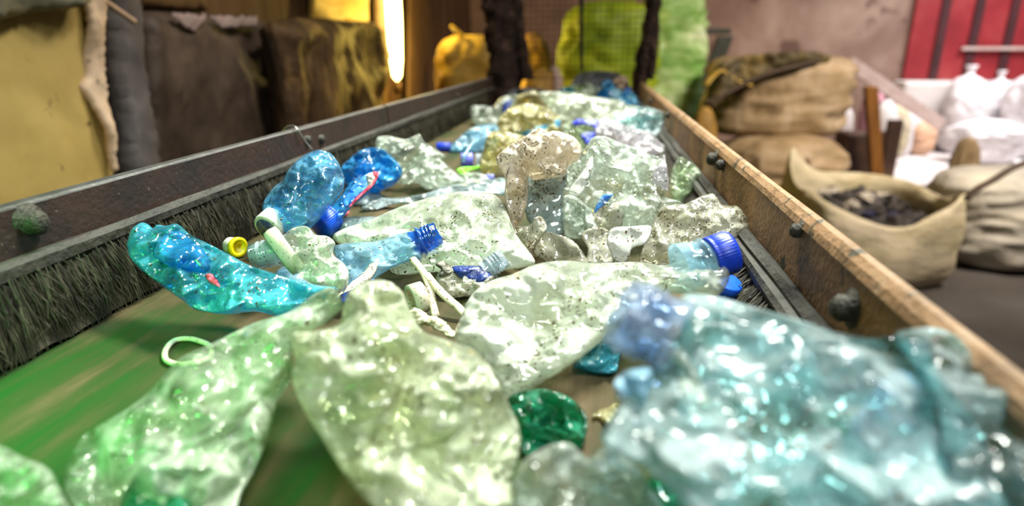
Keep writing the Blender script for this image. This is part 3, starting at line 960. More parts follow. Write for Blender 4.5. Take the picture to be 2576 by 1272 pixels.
# --- blue necked bottle in the centre
plK = belt_plane((950, 700), 0.012, 32, 0)
K_ = bottle([(838, 628), (870, 611), (950, 606), (1000, 588), (1038, 583), (1056, 610), (1062, 650), (1040, 656), (1000, 667), (955, 692), (930, 707), (872, 722), (868, 690)], plK, 0.014, 'bluish',
            'pale blue crushed bottle with a torn dark blue threaded neck', n=1200, amp=0.30, freq=3)
nk, p0, p1, r = neck(K_, (1040, 620), (1106, 597), plK, 31, 'neckblue', lift=(0.003, 0.006), jit=0.0016, seed=3)
nk['label'] = 'dark blue threaded neck with a torn rim'
p = [P_pl(x, y, (plK[0] + plK[1] * 0.016, plK[1])) for x, y in ((848, 752), (890, 720), (925, 692), (945, 655))]
tag(tube('torn_strip', p, lambda t: 0.003 + 0.004 * math.sin(t * 3), M['fibre'], seg=10, flat=0.5), 'frayed white strip lying over the pale blue bottle', 'plastic scrap')
plK2 = belt_plane((880, 770), 0.010, 25, 0)
bottle([(855, 742), (900, 722), (940, 700), (930, 725), (885, 755), (862, 765)], plK2, 0.003, 'label_navy', 'navy scrap of label film beside the frayed white strip', name='label_scrap', cat='label', n=120, warp=1.0)
# --- long milky bottle behind
plN = belt_plane((1150, 695), 0.004, 40, -6)
bottle([(838, 600), (862, 575), (930, 552), (1000, 522), (1060, 501), (1130, 485), (1200, 479), (1250, 490), (1277, 530), (1300, 588), (1346, 655), (1320, 672), (1230, 684), (1180, 692), (1100, 684), (1000, 690), (960, 660), (900, 640)], plN, 0.024, 'milky',
       'long milky ribbed bottle lying behind the pale blue bottle', n=2200, amp=0.35, freq=6)
plN2 = belt_plane((860, 612), 0.0, 40, 0)
bottle([(821, 578), (840, 552), (880, 545), (950, 545), (990, 550), (930, 575), (900, 600), (858, 614), (835, 600)], plN2, 0.010, 'greyblue', 'grey-blue crushed bottle end beside the bright blue cap', n=500, amp=0.5)
# --- short white neck, sooty bottle, cords
plO = belt_plane((1170, 745), 0.002, 35, 0)
O_ = bottle([(1096, 735), (1100, 690), (1130, 668), (1180, 672), (1215, 668), (1245, 690), (1240, 712), (1200, 740), (1130, 752)], plO, 0.012, 'dirty', 'small sooty crushed bottle with a short clear neck behind the cords', n=700, amp=0.5)
neck(O_, (1218, 690), (1270, 660), plO, 25, 'neckclear', lift=(0.004, 0.008))
shell('label', [(1135, 672), (1180, 668), (1218, 672), (1240, 700), (1200, 712), (1160, 700)], (plO[0] + plO[1] * 0.012, plO[1]), 0.003, M['label_navy'], n=160, parent=O_, seed=4)['label'] = 'navy blue label'
shell('torn_rim', [(1095, 665), (1115, 655), (1135, 670), (1150, 680), (1130, 690), (1105, 695), (1110, 678)], (plO[0] + plO[1] * 0.012, plO[1]), 0.003, M['soot'], n=120, parent=O_, seed=4, jag=0.001)
plQ = belt_plane((1100, 795), 0.004, 48, 0)
cords = [([(1037, 650), (1062, 680), (1078, 712), (1086, 750), (1096, 796)], 11, 'upright beige rubber cord of the two standing in the middle of the belt'),
         ([(1072, 690), (1098, 722), (1128, 752), (1152, 772), (1180, 802)], 12, 'speckled beige rubber cord leaning to the belt in front of the sooty bottle')]
for pts, rp, lb in cords:
    q = [P_pl(x, y, plQ) for x, y in pts]
    tag(tube('rubber_cord', q, rp * depth_of(q[0]) / F, M['beige'], seg=12, flat=0.6), lb, 'cord')
plQ2 = belt_plane((1100, 850), 0.008, 25, 0)
bottle([(1022, 790), (1040, 776), (1062, 780), (1075, 792), (1098, 796), (1122, 812), (1146, 838), (1140, 852), (1112, 838), (1080, 822), (1040, 812)], plQ2, 0.006, 'beige', 'ragged beige plastic strip lying in front of the cords', name='torn_strip', cat='plastic scrap', n=400, jag=0.0015)
pq = P_z(1040, 795, 0.0)
rr = 40 * depth_of(pq) / F
c = P_d(1048, 752, depth_of(pq))
tag(lathe('tape_ring', c - Vector((0.004, 0.004, 0)), Vector((0.75, 0.6, 0.1)), [(0, rr * .72), (0, rr), (0.012, rr * 1.0), (0.013, rr * .72), (0, rr * .72)], M['ring'], seg=48, squash=1.0), 'cream plastic ring standing on edge behind the yellowish bottle', 'plastic ring')

# --- blue round bottle with the white cap
plR1 = belt_plane((745, 606), 0.016, 55, 20)
R1 = bottle([(662, 540), (662, 508), (685, 472), (708, 455), (724, 430), (748, 404), (774, 387), (797, 379), (826, 384), (846, 404), (858, 428), (866, 452), (862, 478), (846, 500), (822, 530), (790, 566), (748, 588), (700, 585), (672, 565)], plR1, 0.034, 'blue_pale',
            'round blue dimpled bottle with a white cap beside the left brush', n=1800, amp=0.22, freq=5, edge=1.0, back=0.8)
p0 = P_pl(695, 560, plR1) + plR1[1] * 0.004
p1 = P_pl(672, 590, plR1) + plR1[1] * 0.012
ax = p1 - p0
r = 38 * depth_of(p0) / F
lathe('neck', p0 - ax * 0.9, ax, [(0, r * 1.5), (ax.length * .5, r * 1.15), (ax.length * .9, r * 0.95), (ax.length * 1.4, r * .9)], PL['blue_pale'], parent=R1)
cap(R1, p0 - ax * 0.3, ax, r, 0.021, 'cap_white', face='cap_face')['label'] = 'dirty white cap with a worn navy top'
# --- bottle with blue cap and red label
plS = belt_plane((830, 590), 0.012, 40, 0)
S_ = bottle([(812, 548), (828, 522), (852, 498), (878, 462), (908, 442), (940, 431), (951, 438), (944, 462), (912, 498), (885, 520), (858, 552), (835, 560)], plS, 0.010, 'blue', 'narrow blue twisted bottle with a bright blue cap and red-edged label', n=700, amp=0.5)
p0 = P_pl(836, 545, plS)
p1 = P_pl(808, 578, plS) + plS[1] * 0.006
ax = p1 - p0
r = 34 * depth_of(p0) / F
cap(S_, p0, ax, r, ax.length * 1.05, 'cap_bright')
shell('label', [(862, 505), (884, 470), (910, 446), (925, 442), (926, 468), (900, 492), (872, 520)], (plS[0] + plS[1] * 0.010, plS[1]), 0.002, M['label_blue'], n=160, parent=S_, seed=12)['label'] = 'blue printed label'
shell('label_edge', [(922, 440), (938, 433), (946, 436), (938, 462), (918, 480), (924, 462)], (plS[0] + plS[1] * 0.012, plS[1]), 0.002, M['label_white'], n=120, parent=S_, seed=13)['label'] = 'white label edge'
shell('label_tip', [(938, 432), (950, 432), (952, 442), (938, 468), (915, 488), (890, 512), (878, 520), (892, 500), (920, 474), (940, 452)], (plS[0] + plS[1] * 0.013, plS[1]), 0.0015, M['label_red'], n=160, parent=S_, seed=14)['label'] = 'red label border'
plS2 = belt_plane((870, 545), 0.0, 45, 0)
bottle([(852, 540), (862, 520), (874, 518), (878, 535), (866, 548)], plS2, 0.003, 'label_red', 'scrap of red label film behind the bright blue cap', name='label_scrap', cat='label', n=80)
# --- blue ball of a bottle
plU = belt_plane((930, 492), 0.010, 55, 0)
bottle([(857, 422), (879, 400), (906, 379), (934, 371), (963, 375), (989, 396), (1012, 428), (998, 459), (957, 481), (938, 489), (898, 494), (866, 455)], plU, 0.030, 'blue', 'vivid blue balled-up bottle behind the red-labelled one', n=1200, amp=0.55, freq=4)
plU2 = belt_plane((930, 520), 0.0, 25, 0)
bottle([(880, 500), (920, 485), (955, 483), (960, 500), (930, 515), (890, 515)], plU2, 0.006, 'greyblue', 'dark grey-blue film lying under the vivid blue bottle', name='film_scrap', cat='plastic scrap', n=200)
# --- film strip
plV = belt_plane((930, 527), 0.003, 22, 0)
bottle([(906, 522), (950, 498), (1000, 498), (1070, 486), (1110, 470), (1170, 460), (1220, 452), (1270, 446), (1290, 470), (1278, 492), (1190, 484), (1130, 490), (1060, 511), (1000, 511), (950, 526), (925, 528)], plV, 0.004, 'greyblue', 'long twisted strip of grey-blue film behind the milky ribbed bottle', name='film_strip', cat='plastic film', n=700, warp=1.2, amp=0.8)
# --- clear bottle behind blue ball
plW = belt_plane((1080, 478), 0.004, 45, 8)
bottle([(945, 372), (948, 346), (975, 341), (1018, 351), (1040, 343), (1056, 337), (1066, 355), (1094, 371), (1122, 394), (1112, 402), (1150, 438), (1172, 462), (1112, 472), (1075, 477), (1050, 460), (1000, 462), (985, 420), (965, 390)], plW, 0.026, 'clear',
       'wide clear crumpled bottle behind the vivid blue one', n=1600, amp=0.5, freq=5)
plW2 = belt_plane((1200, 466), 0.0, 40, 0)
W2 = bottle([(1142, 442), (1190, 434), (1225, 440), (1232, 458), (1180, 466), (1150, 462)], plW2, 0.010, 'clear', 'small clear bottle with an indigo cap below the lime strip', n=300)
p0 = P_pl(1222, 450, plW2)
cap(W2, p0, Vector((1, 0.15, 0.05)), 11 * depth_of(p0) / F, 0.014, 'cap_purple')
# --- violet cap, lime strip, light blue bottle
pc = P_z(1172, 424, 0.0)
dd = depth_of(pc)
r = 19 * dd / F
c = P_d(1160, 408, dd)
c.z = max(c.z, r)
Vv = cap(None, c, Vector((1, 0.25, 0)), r, 30 * dd / F, 'cap_purple', name='loose_cap')
tag(Vv, 'violet cap with a clear neck lying above the lime strip', 'bottle cap')
lathe('neck', c + Vector((0.028, 0.007, 0)), Vector((1, .25, 0)), [(0, r * .9), (0.01, r * .9), (0.02, r * 1.15), (0.035, r * 1.25)], PL['neckclear'], parent=Vv)
plX = belt_plane((1170, 440), 0.002, 40, 0)
bottle([(1148, 428), (1165, 420), (1190, 419), (1224, 416), (1226, 420), (1196, 426), (1170, 430), (1190, 438), (1165, 442)], plX, 0.002, 'limegreen', 'bright lime green plastic strip on the belt', name='plastic_strip', cat='plastic scrap', n=200, warp=1.0)
plY = belt_plane((1190, 384), 0.0, 40, 0)
Y_ = bottle([(1128, 372), (1150, 350), (1180, 325), (1212, 314), (1252, 316), (1256, 350), (1240, 381), (1195, 383), (1140, 380)], plY, 0.022, 'bluish', 'light blue crushed bottle with a small blue cap behind the violet cap', n=800, amp=0.5)
p0 = P_pl(1134, 372, plY)
cap(Y_, p0, Vector((-1, -0.1, 0.05)), 12 * depth_of(p0) / F, 0.032, 'cap_blue')
tube('handle', [P_d(1165, 408, 1.0), P_d(1170, 388, 1.0), P_d(1185, 366, 1.02), P_d(1200, 350, 1.05)], 0.003, PL['bluish'], parent=Y_)
# --- big torn cream bottle in the centre
plZ = belt_plane((1350, 660), 0.002, 62, 0)
Z_ = bottle([(1246, 402), (1272, 372), (1318, 346), (1342, 326), (1360, 322), (1378, 331), (1402, 331), (1440, 342), (1462, 370), (1458, 400), (1428, 416), (1420, 442), (1345, 452), (1330, 445), (1324, 520), (1300, 570), (1282, 560), (1278, 500), (1268, 440)], plZ, 0.024, 'cream',
            'tall torn cream bottle dotted with dirt standing in the middle of the heap', n=1800, amp=0.40, freq=5, smooth=3)
shell('inner_wall', [(1318, 440), (1360, 430), (1425, 425), (1416, 500), (1418, 590), (1370, 585), (1325, 550)], (plZ[0] - plZ[1] * 0.030, plZ[1]), 0.004, PL['greyblue'], n=300, parent=Z_, seed=3)['label'] = 'grey-blue inside wall'
shell('torn_flap', [(1275, 430), (1290, 415), (1318, 450), (1322, 480), (1312, 520), (1295, 560), (1302, 590), (1290, 575), (1276, 530), (1270, 480)], (plZ[0] + plZ[1] * 0.018, plZ[1]), 0.002, PL['cream'], n=300, parent=Z_, seed=3, warp=1.0)
shell('torn_flap', [(1296, 568), (1330, 566), (1345, 548), (1362, 543), (1374, 562), (1372, 582), (1350, 612), (1340, 632), (1318, 610)], (plZ[0] + plZ[1] * 0.020, plZ[1]), 0.002, PL['dirty'], n=300, parent=Z_, seed=17, warp=1.0)
shell('torn_flap', [(1340, 630), (1372, 584), (1400, 588), (1440, 604), (1468, 640), (1476, 668), (1400, 668), (1365, 655)], (plZ[0] + plZ[1] * 0.012, plZ[1]), 0.002, PL['dirty'], n=300, parent=Z_, seed=18, warp=1.0)
# --- big clear crushed bottle
pla = belt_plane((1540, 600), 0.004, 58, -6)
a_ = bottle([(1412, 500), (1418, 470), (1424, 426), (1450, 402), (1478, 366), (1490, 348), (1520, 344), (1560, 360), (1604, 374), (1650, 392), (1672, 388), (1680, 440), (1683, 470), (1672, 492), (1722, 512), (1668, 530), (1650, 575), (1560, 590),
             (1500, 575), (1470, 590), (1430, 565), (1408, 530)], pla, 0.036, 'clear', 'huge clear crumpled bottle on top of the heap right of the cream one', n=2600, amp=0.45, freq=6, smooth=3)
shell('blue_patch', [(1508, 500), (1520, 490), (1542, 488), (1530, 505), (1512, 525), (1496, 536), (1500, 515)], (pla[0] + pla[1] * 0.045, pla[1]), 0.003, M['label_blue'], n=80, parent=a_, seed=2)['label'] = 'blue label patch'
shell('pale_streak', [(1480, 400), (1492, 394), (1492, 420), (1480, 452), (1462, 490), (1440, 490), (1430, 478), (1458, 440)], (pla[0] + pla[1] * 0.044, pla[1]), 0.003, PL['white'], n=120, parent=a_, seed=2)['label'] = 'pale bluish folded streak'
shell('torn_flap', [(1640, 440), (1660, 410), (1672, 388), (1680, 440), (1683, 478), (1660, 470), (1640, 462)], (pla[0] + pla[1] * 0.034, pla[1]), 0.004, PL['lilac'], n=160, parent=a_, seed=21, warp=1.0)
shell('torn_flap', [(1470, 560), (1490, 530), (1530, 515), (1560, 505), (1570, 530), (1560, 570), (1520, 582)], (pla[0] + pla[1] * 0.04, pla[1]), 0.004, PL['dirty'], n=200, parent=a_, seed=22, warp=1.0, jag=0.002)
lc = bpy.data.curves.new('embossed_letter', 'FONT')
lc.body = 'D'
lc.size = 0.010
lc.extrude = 0.0004
lc.materials.append(PL['white'])
tmp_ = bpy.data.objects.new('embossed_letter_curve', lc)
COL.objects.link(tmp_)
bpy.context.view_layer.update()
lm_ = bpy.data.meshes.new_from_object(tmp_.evaluated_get(bpy.context.evaluated_depsgraph_get()))
lv_ = [v.co.copy() for v in lm_.vertices]
lf_ = [list(p_.vertices) for p_ in lm_.polygons]
bpy.data.objects.remove(tmp_)
lp0 = P_pl(1468, 468, (pla[0] + pla[1] * 0.044, pla[1]))
ex_ = Vector((0, 0, 1)).cross(pla[1]).normalized()
ey_ = pla[1].cross(ex_)
mesh_obj('embossed_letter', [lp0 + ex_ * v.x + ey_ * v.y + pla[1] * v.z for v in lv_], lf_, PL['white'], parent=a_, smooth=False)
plb = belt_plane((1480, 640), 0.0, 55, 0)
bottle([(1410, 505), (1440, 490), (1480, 520), (1500, 560), (1520, 600), (1470, 600), (1420, 590)], plb, 0.018, 'clear', 'clear rounded bottle shoulder tucked under the huge clear bottle', n=600, amp=0.5)
plc = belt_plane((1700, 668), 0.004, 50, -8)
bottle([(1608, 660), (1622, 612), (1640, 568), (1652, 540), (1668, 517), (1723, 513), (1750, 500), (1767, 491), (1795, 488), (1806, 500), (1816, 515), (1835, 516), (1860, 522), (1882, 549), (1889, 573), (1872, 598), (1850, 637), (1810, 640), (1778, 636), (1709, 658), (1650, 668)], plc, 0.009, 'dirty',
       'dirty torn sheet of a bottle curling up beside the right rail', n=1600, amp=0.45, freq=4, smooth=3, jag=0.001)
pld = belt_plane((1560, 665), 0.006, 55, 0)
bottle([(1527, 603), (1540, 574), (1590, 569), (1638, 568), (1632, 600), (1620, 615), (1590, 625), (1580, 655), (1556, 661), (1537, 640)], pld, 0.0015, 'white', 'bright white torn scrap of plastic in front of the dirty sheet', name='plastic_scrap', cat='plastic scrap', n=300, warp=1.0)
ple = belt_plane((1500, 668), 0.004, 55, 0)
bottle([(1462, 592), (1488, 573), (1530, 578), (1532, 612), (1546, 662), (1500, 670), (1472, 668), (1478, 625)], ple, 0.002, 'dirty', 'curled dirty flap of bottle left of the white scrap', name='plastic_scrap', cat='plastic scrap', n=300, warp=1.0)
plf = belt_plane((1715, 512), 0.0, 50, 0)
bottle([(1684, 470), (1690, 430), (1710, 395), (1735, 405), (1766, 436), (1758, 456), (1732, 490), (1715, 512), (1690, 495)], plf, 0.020, 'clear_green', 'clear shiny crumpled bottle wedged against the right brush', n=700, amp=0.55, freq=3)
# --- further back
plg = belt_plane((1250, 450), 0.0, 55, 0)
bottle([(1205, 412), (1215, 378), (1225, 345), (1250, 328), (1322, 344), (1305, 370), (1262, 420), (1240, 446), (1215, 436)], plg, 0.022, 'milky_yellow', 'yellowish crushed bottle left of the tall cream one', n=800, amp=0.5)
plh = belt_plane((1330, 350), 0.002, 58, 0)
h_ = bottle([(1251, 342), (1250, 311), (1258, 295), (1282, 273), (1330, 261), (1372, 270), (1400, 288), (1412, 302), (1409, 336), (1370, 346), (1320, 352)], plh, 0.040, 'milky_yellow', 'yellow stained dome of a bottle with a blue band behind the cream one', n=1200, amp=0.45, freq=4)
shell('blue_band', [(1290, 332), (1330, 325), (1380, 310), (1406, 300), (1409, 318), (1370, 330), (1320, 343), (1285, 342)], (plh[0] + plh[1] * 0.040, plh[1]), 0.004, PL['blue_pale'], n=160, parent=h_, seed=3)['label'] = 'sky blue band'
pli = belt_plane((1220, 318), 0.0, 50, 0)
i_ = bottle([(1184, 270), (1215, 265), (1240, 268), (1262, 245), (1302, 238), (1292, 270), (1258, 298), (1250, 318), (1195, 316)], pli, 0.03, 'clear', 'clear crumpled bottle with a dark blue scrap near the left brush at the back', n=700, amp=0.5)
shell('blue_scrap', [(1262, 278), (1270, 255), (1290, 252), (1284, 270), (1270, 288)], (pli[0] + pli[1] * 0.032, pli[1]), 0.004, M['label_navy'], n=60, parent=i_, seed=3)
plj = belt_plane((1340, 290), 0.01, 60, 0)
bottle([(1275, 278), (1298, 242), (1328, 232), (1345, 227), (1362, 240), (1388, 262), (1402, 288), (1370, 284), (1330, 276)], plj, 0.03, 'milky_yellow', 'yellowish crumpled bottle on top of the stained dome', n=600, amp=0.5)
plk = belt_plane((1500, 320), 0.01, 50, -5)
bottle([(1355, 234), (1420, 231), (1500, 244), (1570, 254), (1574, 262), (1612, 272), (1600, 305), (1500, 322), (1410, 305), (1380, 270)], plk, 0.04, 'milky', 'long grey-white bottle lying across the far part of the heap', n=1200, amp=0.35, freq=4)
pll = belt_plane((1620, 365), 0.0, 50, 0)
bottle([(1535, 305), (1580, 276), (1620, 268), (1662, 280), (1679, 296), (1672, 330), (1656, 362), (1600, 350), (1555, 335)], pll, 0.03, 'aqua', 'greenish clear bottle against the right rail behind the lilac one', n=900, amp=0.45)
plm = belt_plane((1460, 385), 0.0, 55, 0)
m_ = bottle([(1412, 320), (1435, 305), (1480, 300), (1510, 310), (1512, 345), (1495, 372), (1455, 390), (1430, 365)], plm, 0.026, 'clear_green', 'greenish crushed bottle with an indigo label in the gap behind the big bottles', n=600, amp=0.4)
shell('label', [(1437, 310), (1455, 299), (1470, 302), (1482, 306), (1504, 304), (1500, 332), (1490, 318), (1468, 314), (1448, 318)], (plm[0] + plm[1] * 0.030, plm[1]), 0.003, M['label_indigo'], n=120, parent=m_, seed=3)['label'] = 'indigo label'
shell('label', [(1462, 338), (1500, 332), (1502, 345), (1490, 352), (1478, 365), (1466, 352)], (plm[0] + plm[1] * 0.032, plm[1]), 0.003, M['label_indigo'], n=80, parent=m_, seed=4)
pln = belt_plane((1600, 395), 0.002, 52, 0)
bottle([(1498, 345), (1502, 315), (1512, 297), (1527, 296), (1560, 310), (1592, 322), (1640, 336), (1664, 362), (1692, 376), (1660, 390), (1640, 392), (1600, 395), (1540, 375)], pln, 0.026, 'lilac', 'lilac-tinted clear bottle behind the huge crumpled one', n=1100, amp=0.45, freq=4)
# --- far end of the belt: small pieces of the blue pile
far = [([(1425, 232), (1440, 212), (1480, 208), (1500, 225), (1490, 246), (1440, 246)], 'clear_green', 'greenish clear bottle at the left foot of the far blue pile', 'crushed_bottle', 'plastic bottle'),
       ([(1500, 245), (1510, 215), (1530, 200), (1546, 215), (1542, 248), (1520, 254)], 'blue', 'bright blue crushed bottle in the middle of the far pile', 'crushed_bottle', 'plastic bottle'),
       ([(1436, 215), (1450, 190), (1480, 180), (1520, 178), (1560, 186), (1570, 205), (1520, 216), (1470, 218)], 'darkbag', 'dark grey plastic film on top of the far pile', 'film_bundle', 'plastic film'),
       ([(1540, 215), (1552, 194), (1574, 192), (1582, 212), (1570, 226), (1550, 226)], 'pinkbrown', 'pinkish brown crumpled film beside the right post', 'film_bundle', 'plastic film'),
       ([(1555, 262), (1560, 232), (1585, 226), (1604, 250), (1608, 270), (1580, 272)], 'blue_pale', 'blue bottle at the far right rail below the pinkish film', 'crushed_bottle', 'plastic bottle'),
       ([(1562, 235), (1570, 218), (1586, 220), (1588, 238), (1574, 244)], 'cap_blue', 'dark blue lump beside the foot of the right post', 'film_bundle', 'plastic film'),
       ([(1578, 250), (1582, 240), (1594, 242), (1594, 254), (1584, 257)], 'limegreen', 'tiny bright green scrap against the far right rail', 'plastic_scrap', 'plastic scrap'),
       ([(1396, 238), (1410, 224), (1440, 218), (1450, 236), (1430, 246)], 'teal', 'teal crushed bottle at the far left of the pile behind the long grey one', 'crushed_bottle', 'plastic bottle'),
       ([(1470, 232), (1480, 214), (1505, 212), (1512, 236), (1490, 244)], 'greyblue', 'grey-blue bottle between the greenish and bright blue far bottles', 'crushed_bottle', 'plastic bottle'),
       ([(1530, 240), (1538, 222), (1560, 226), (1562, 250), (1545, 258)], 'bluish', 'pale blue bottle right of the bright blue far one', 'crushed_bottle', 'plastic bottle'),
       ([(1270, 236), (1300, 222), (1350, 222), (1380, 230), (1350, 240), (1300, 244)], 'darkbag', 'flat dark sheet standing in for the belt shadow at the far left', 'film_bundle', 'plastic film')]  # belt shadow put in as a dark sheet
for k, (ol, mt, lb, nm, ct) in enumerate(far):
    yb = max(y for x, y in ol)
    xm = sum(x for x, y in ol) / len(ol)
    plx = belt_plane((xm, yb + 26 if k != 2 and k != 3 else yb + 52), 0.0, 55, 0)
    bottle(ol, plx, 0.035, mt, lb, name=nm, cat=ct, n=260, amp=0.5, freq=2.5)

# ------------------------------------------------------------------ hall around the conveyor
M['floor'] = solid('dusty_concrete_floor', [(0.032, 0.026, 0.022), (0.06, 0.052, 0.048), (0.084, 0.076, 0.072)], 1.4, 0.8, 0.3, bdist=0.01)  # shade of the near floor is in this dark concrete colour
M['wall_back'] = solid('stained_plaster_wall', [(0.145, 0.088, 0.066), (0.27, 0.175, 0.135), (0.48, 0.36, 0.29)], 0.9, 0.85, 0.4, bdist=0.02, speck=((0.14, 0.08, 0.06), 0.45, 2.2))
M['wall_left'] = solid('dark_plank_wall', [(0.035, 0.0175, 0.0084), (0.112, 0.056, 0.0245), (0.196, 0.112, 0.056)], 2.2, 0.75, 0.5, stretch=(1, 3.5, 0.35), bdist=0.02)
M['plinth'] = solid('pale_plinth', [(0.55, 0.50, 0.48), (0.75, 0.72, 0.70)], 2, 0.8, 0.3)
M['door_red'] = solid('red_painted_sheet_steel', [(0.175, 0.0084, 0.014), (0.294, 0.021, 0.028), (0.385, 0.07, 0.063)], 1.3, 0.5, 0.3)
M['door_seam'] = solid('dark_red_seam', [(0.03, 0.006, 0.008), (0.07, 0.012, 0.016)], 4, 0.6, 0.2)
M['tarp'] = solid('yellowish_tarpaulin', [(0.3668, 0.2399, 0.0636), (0.5079, 0.3526, 0.106), (0.5925, 0.4232, 0.1411)], 3.5, 0.6, 0.35, bdist=0.01, speck=((0.10, 0.06, 0.02), 0.18, 14))
M['tarp_edge'] = solid('pale_folded_edge', [(0.504, 0.3402, 0.2142), (0.7056, 0.504, 0.3402), (0.8064, 0.5922, 0.4158)], 9, 0.7, 0.4, speck=((0.2, 0.13, 0.08), 0.3, 20))
M['tarp_grey'] = solid('grey_folded_sheet', [(0.1248, 0.1092, 0.0624), (0.234, 0.2106, 0.1404)], 7, 0.7, 0.5)
M['post_grey'] = solid('weathered_grey_post', [(0.0527, 0.0445, 0.0468), (0.1287, 0.117, 0.117), (0.2808, 0.2808, 0.2691)], 5, 0.8, 0.5, stretch=(1, 1, 0.4))
M['slab'] = solid('blackened_board', [(0.0299, 0.0209, 0.015), (0.082, 0.0597, 0.0447), (0.1789, 0.1344, 0.1046)], 4.5, 0.6, 0.6, bdist=0.02, stretch=(1, 1, 0.7))
M['torn_paper'] = solid('pale_torn_facing', [(0.26, 0.20, 0.19), (0.46, 0.37, 0.36)], 9, 0.8, 0.4)
M['bark'] = solid('rotten_wood', [(0.0194, 0.0108, 0.0054), (0.0972, 0.054, 0.0194), (0.4536, 0.2916, 0.0972)], 6, 0.7, 1.0, stretch=(1, 1.3, 0.35), bdist=0.04, bscale=14)
M['board'] = solid('brown_board', [(0.063, 0.0315, 0.0105), (0.154, 0.084, 0.0315)], 5, 0.7, 0.4, stretch=(1, 2, 0.3))
M['lamp_tube'] = solid('glowing_tube', [(1, .9, .6), (1, .9, .6)], 3, 0.4, 0.0, emis=((1.0, 0.72, 0.22), 16.0))
M['floor_daylight_tone'] = solid('daylight_toned_floor', [(0.55, 0.50, 0.49), (0.72, 0.68, 0.67)], 1.4, 0.8, 0.3)  # same concrete floor, with the daylight on it painted as a paler colour
M['gold_sack'] = solid('golden_woven_sack', [(0.36, 0.22, 0.03), (0.55, 0.36, 0.06), (0.66, 0.46, 0.12)], 4, 0.6, 0.5, stretch=(1, 1, 2.5), bdist=0.02)
M['dark_gold'] = solid('dark_yellow_sacking', [(0.05, 0.03, 0.008), (0.30, 0.17, 0.03), (0.48, 0.30, 0.06)], 6, 0.65, 0.6, bdist=0.02)
M['lime_sack'] = solid('lime_woven_sack', [(0.112, 0.168, 0.0035), (0.252, 0.364, 0.0056), (0.392, 0.462, 0.014)], 3.2, 0.6, 0.4, stretch=(1, 1, 2), bdist=0.02)
M['pale_green_sack'] = solid('pale_green_woven_sack', [(0.05, 0.18, 0.015), (0.2, 0.4, 0.08), (0.48, 0.66, 0.3), (0.78, 0.85, 0.62)], 2.4, 0.6, 0.5, stretch=(1, 1, 3), bdist=0.02)
M['tan_sack'] = solid('stained_tan_bulk_bag', [(0.16, 0.104, 0.044), (0.304, 0.216, 0.12), (0.432, 0.336, 0.24)], 2.8, 0.7, 0.5, stretch=(1.6, 1.6, 0.8), bdist=0.03, speck=((0.12, 0.075, 0.03), 0.42, 3.0))
M['cream_sack'] = solid('cream_bulk_bag', [(0.34, 0.28, 0.16), (0.52, 0.46, 0.31), (0.64, 0.55, 0.42)], 3.0, 0.7, 0.5, stretch=(1, 1, 2), bdist=0.03)
M['white_sack'] = solid('white_woven_sack', [(0.62, 0.58, 0.60), (0.80, 0.78, 0.80)], 4, 0.6, 0.4, bdist=0.02)
M['grey_sack'] = solid('greyish_bulk_bag', [(0.30, 0.27, 0.22), (0.44, 0.42, 0.38), (0.56, 0.52, 0.42)], 3.0, 0.7, 0.5, stretch=(1, 1, 2), bdist=0.03)
M['drape'] = solid('dark_olive_sheet', [(0.025, 0.020, 0.008), (0.09, 0.065, 0.02), (0.26, 0.18, 0.05)], 5, 0.7, 0.5, bdist=0.02)
M['dark_drape'] = solid('dark_strap', [(0.03, 0.02, 0.012), (0.08, 0.05, 0.03)], 8, 0.7, 0.4)
M['orange_wood'] = solid('orange_brown_timber', [(0.20, 0.075, 0.012), (0.36, 0.15, 0.025)], 7, 0.6, 0.3, stretch=(1, 1, 0.3))
M['dark_wood'] = solid('dark_brown_timber', [(0.03, 0.014, 0.008), (0.09, 0.04, 0.02)], 7, 0.6, 0.3)
M['pale_wood'] = solid('pale_plank', [(0.42, 0.30, 0.26), (0.60, 0.48, 0.44)], 7, 0.6, 0.3)
M['dark_steel'] = solid('dark_greenish_steel', [(0.012, 0.018, 0.012), (0.04, 0.05, 0.035)], 7, 0.5, 0.3)
M['post_rust'] = solid('caked_dark_post', [(0.012, 0.008, 0.007), (0.05, 0.026, 0.018), (0.14, 0.085, 0.065)], 22, 0.8, 0.9, bdist=0.02, speck=((0.30, 0.18, 0.06), 0.1, 30))
M['scrap'] = solid('dark_mixed_scrap', [(0.006, 0.0054, 0.006), (0.021, 0.0168, 0.0156), (0.054, 0.042, 0.036)], 40, 0.6, 0.5)
M['scrap_pale'] = solid('pale_scrap', [(0.30, 0.26, 0.22), (0.5, 0.46, 0.40)], 40, 0.6, 0.5)
M['scrap_blue'] = solid('navy_scrap', [(0.012, 0.014, 0.05), (0.03, 0.03, 0.10)], 40, 0.6, 0.5)
M['pink_sack'] = solid('pink_plastic_bag', [(0.45, 0.16, 0.22), (0.62, 0.38, 0.42)], 14, 0.6, 0.4)
M['peach'] = solid('peach_plastic_bag', [(0.62, 0.36, 0.22), (0.72, 0.48, 0.32)], 14, 0.6, 0.4)

XW, YW = -1.60, 8.3


def quadbox(name, lo, hi, mat, kind='structure'):
    o = box(name, lo, hi, mat)
    o['kind'] = kind
    return o


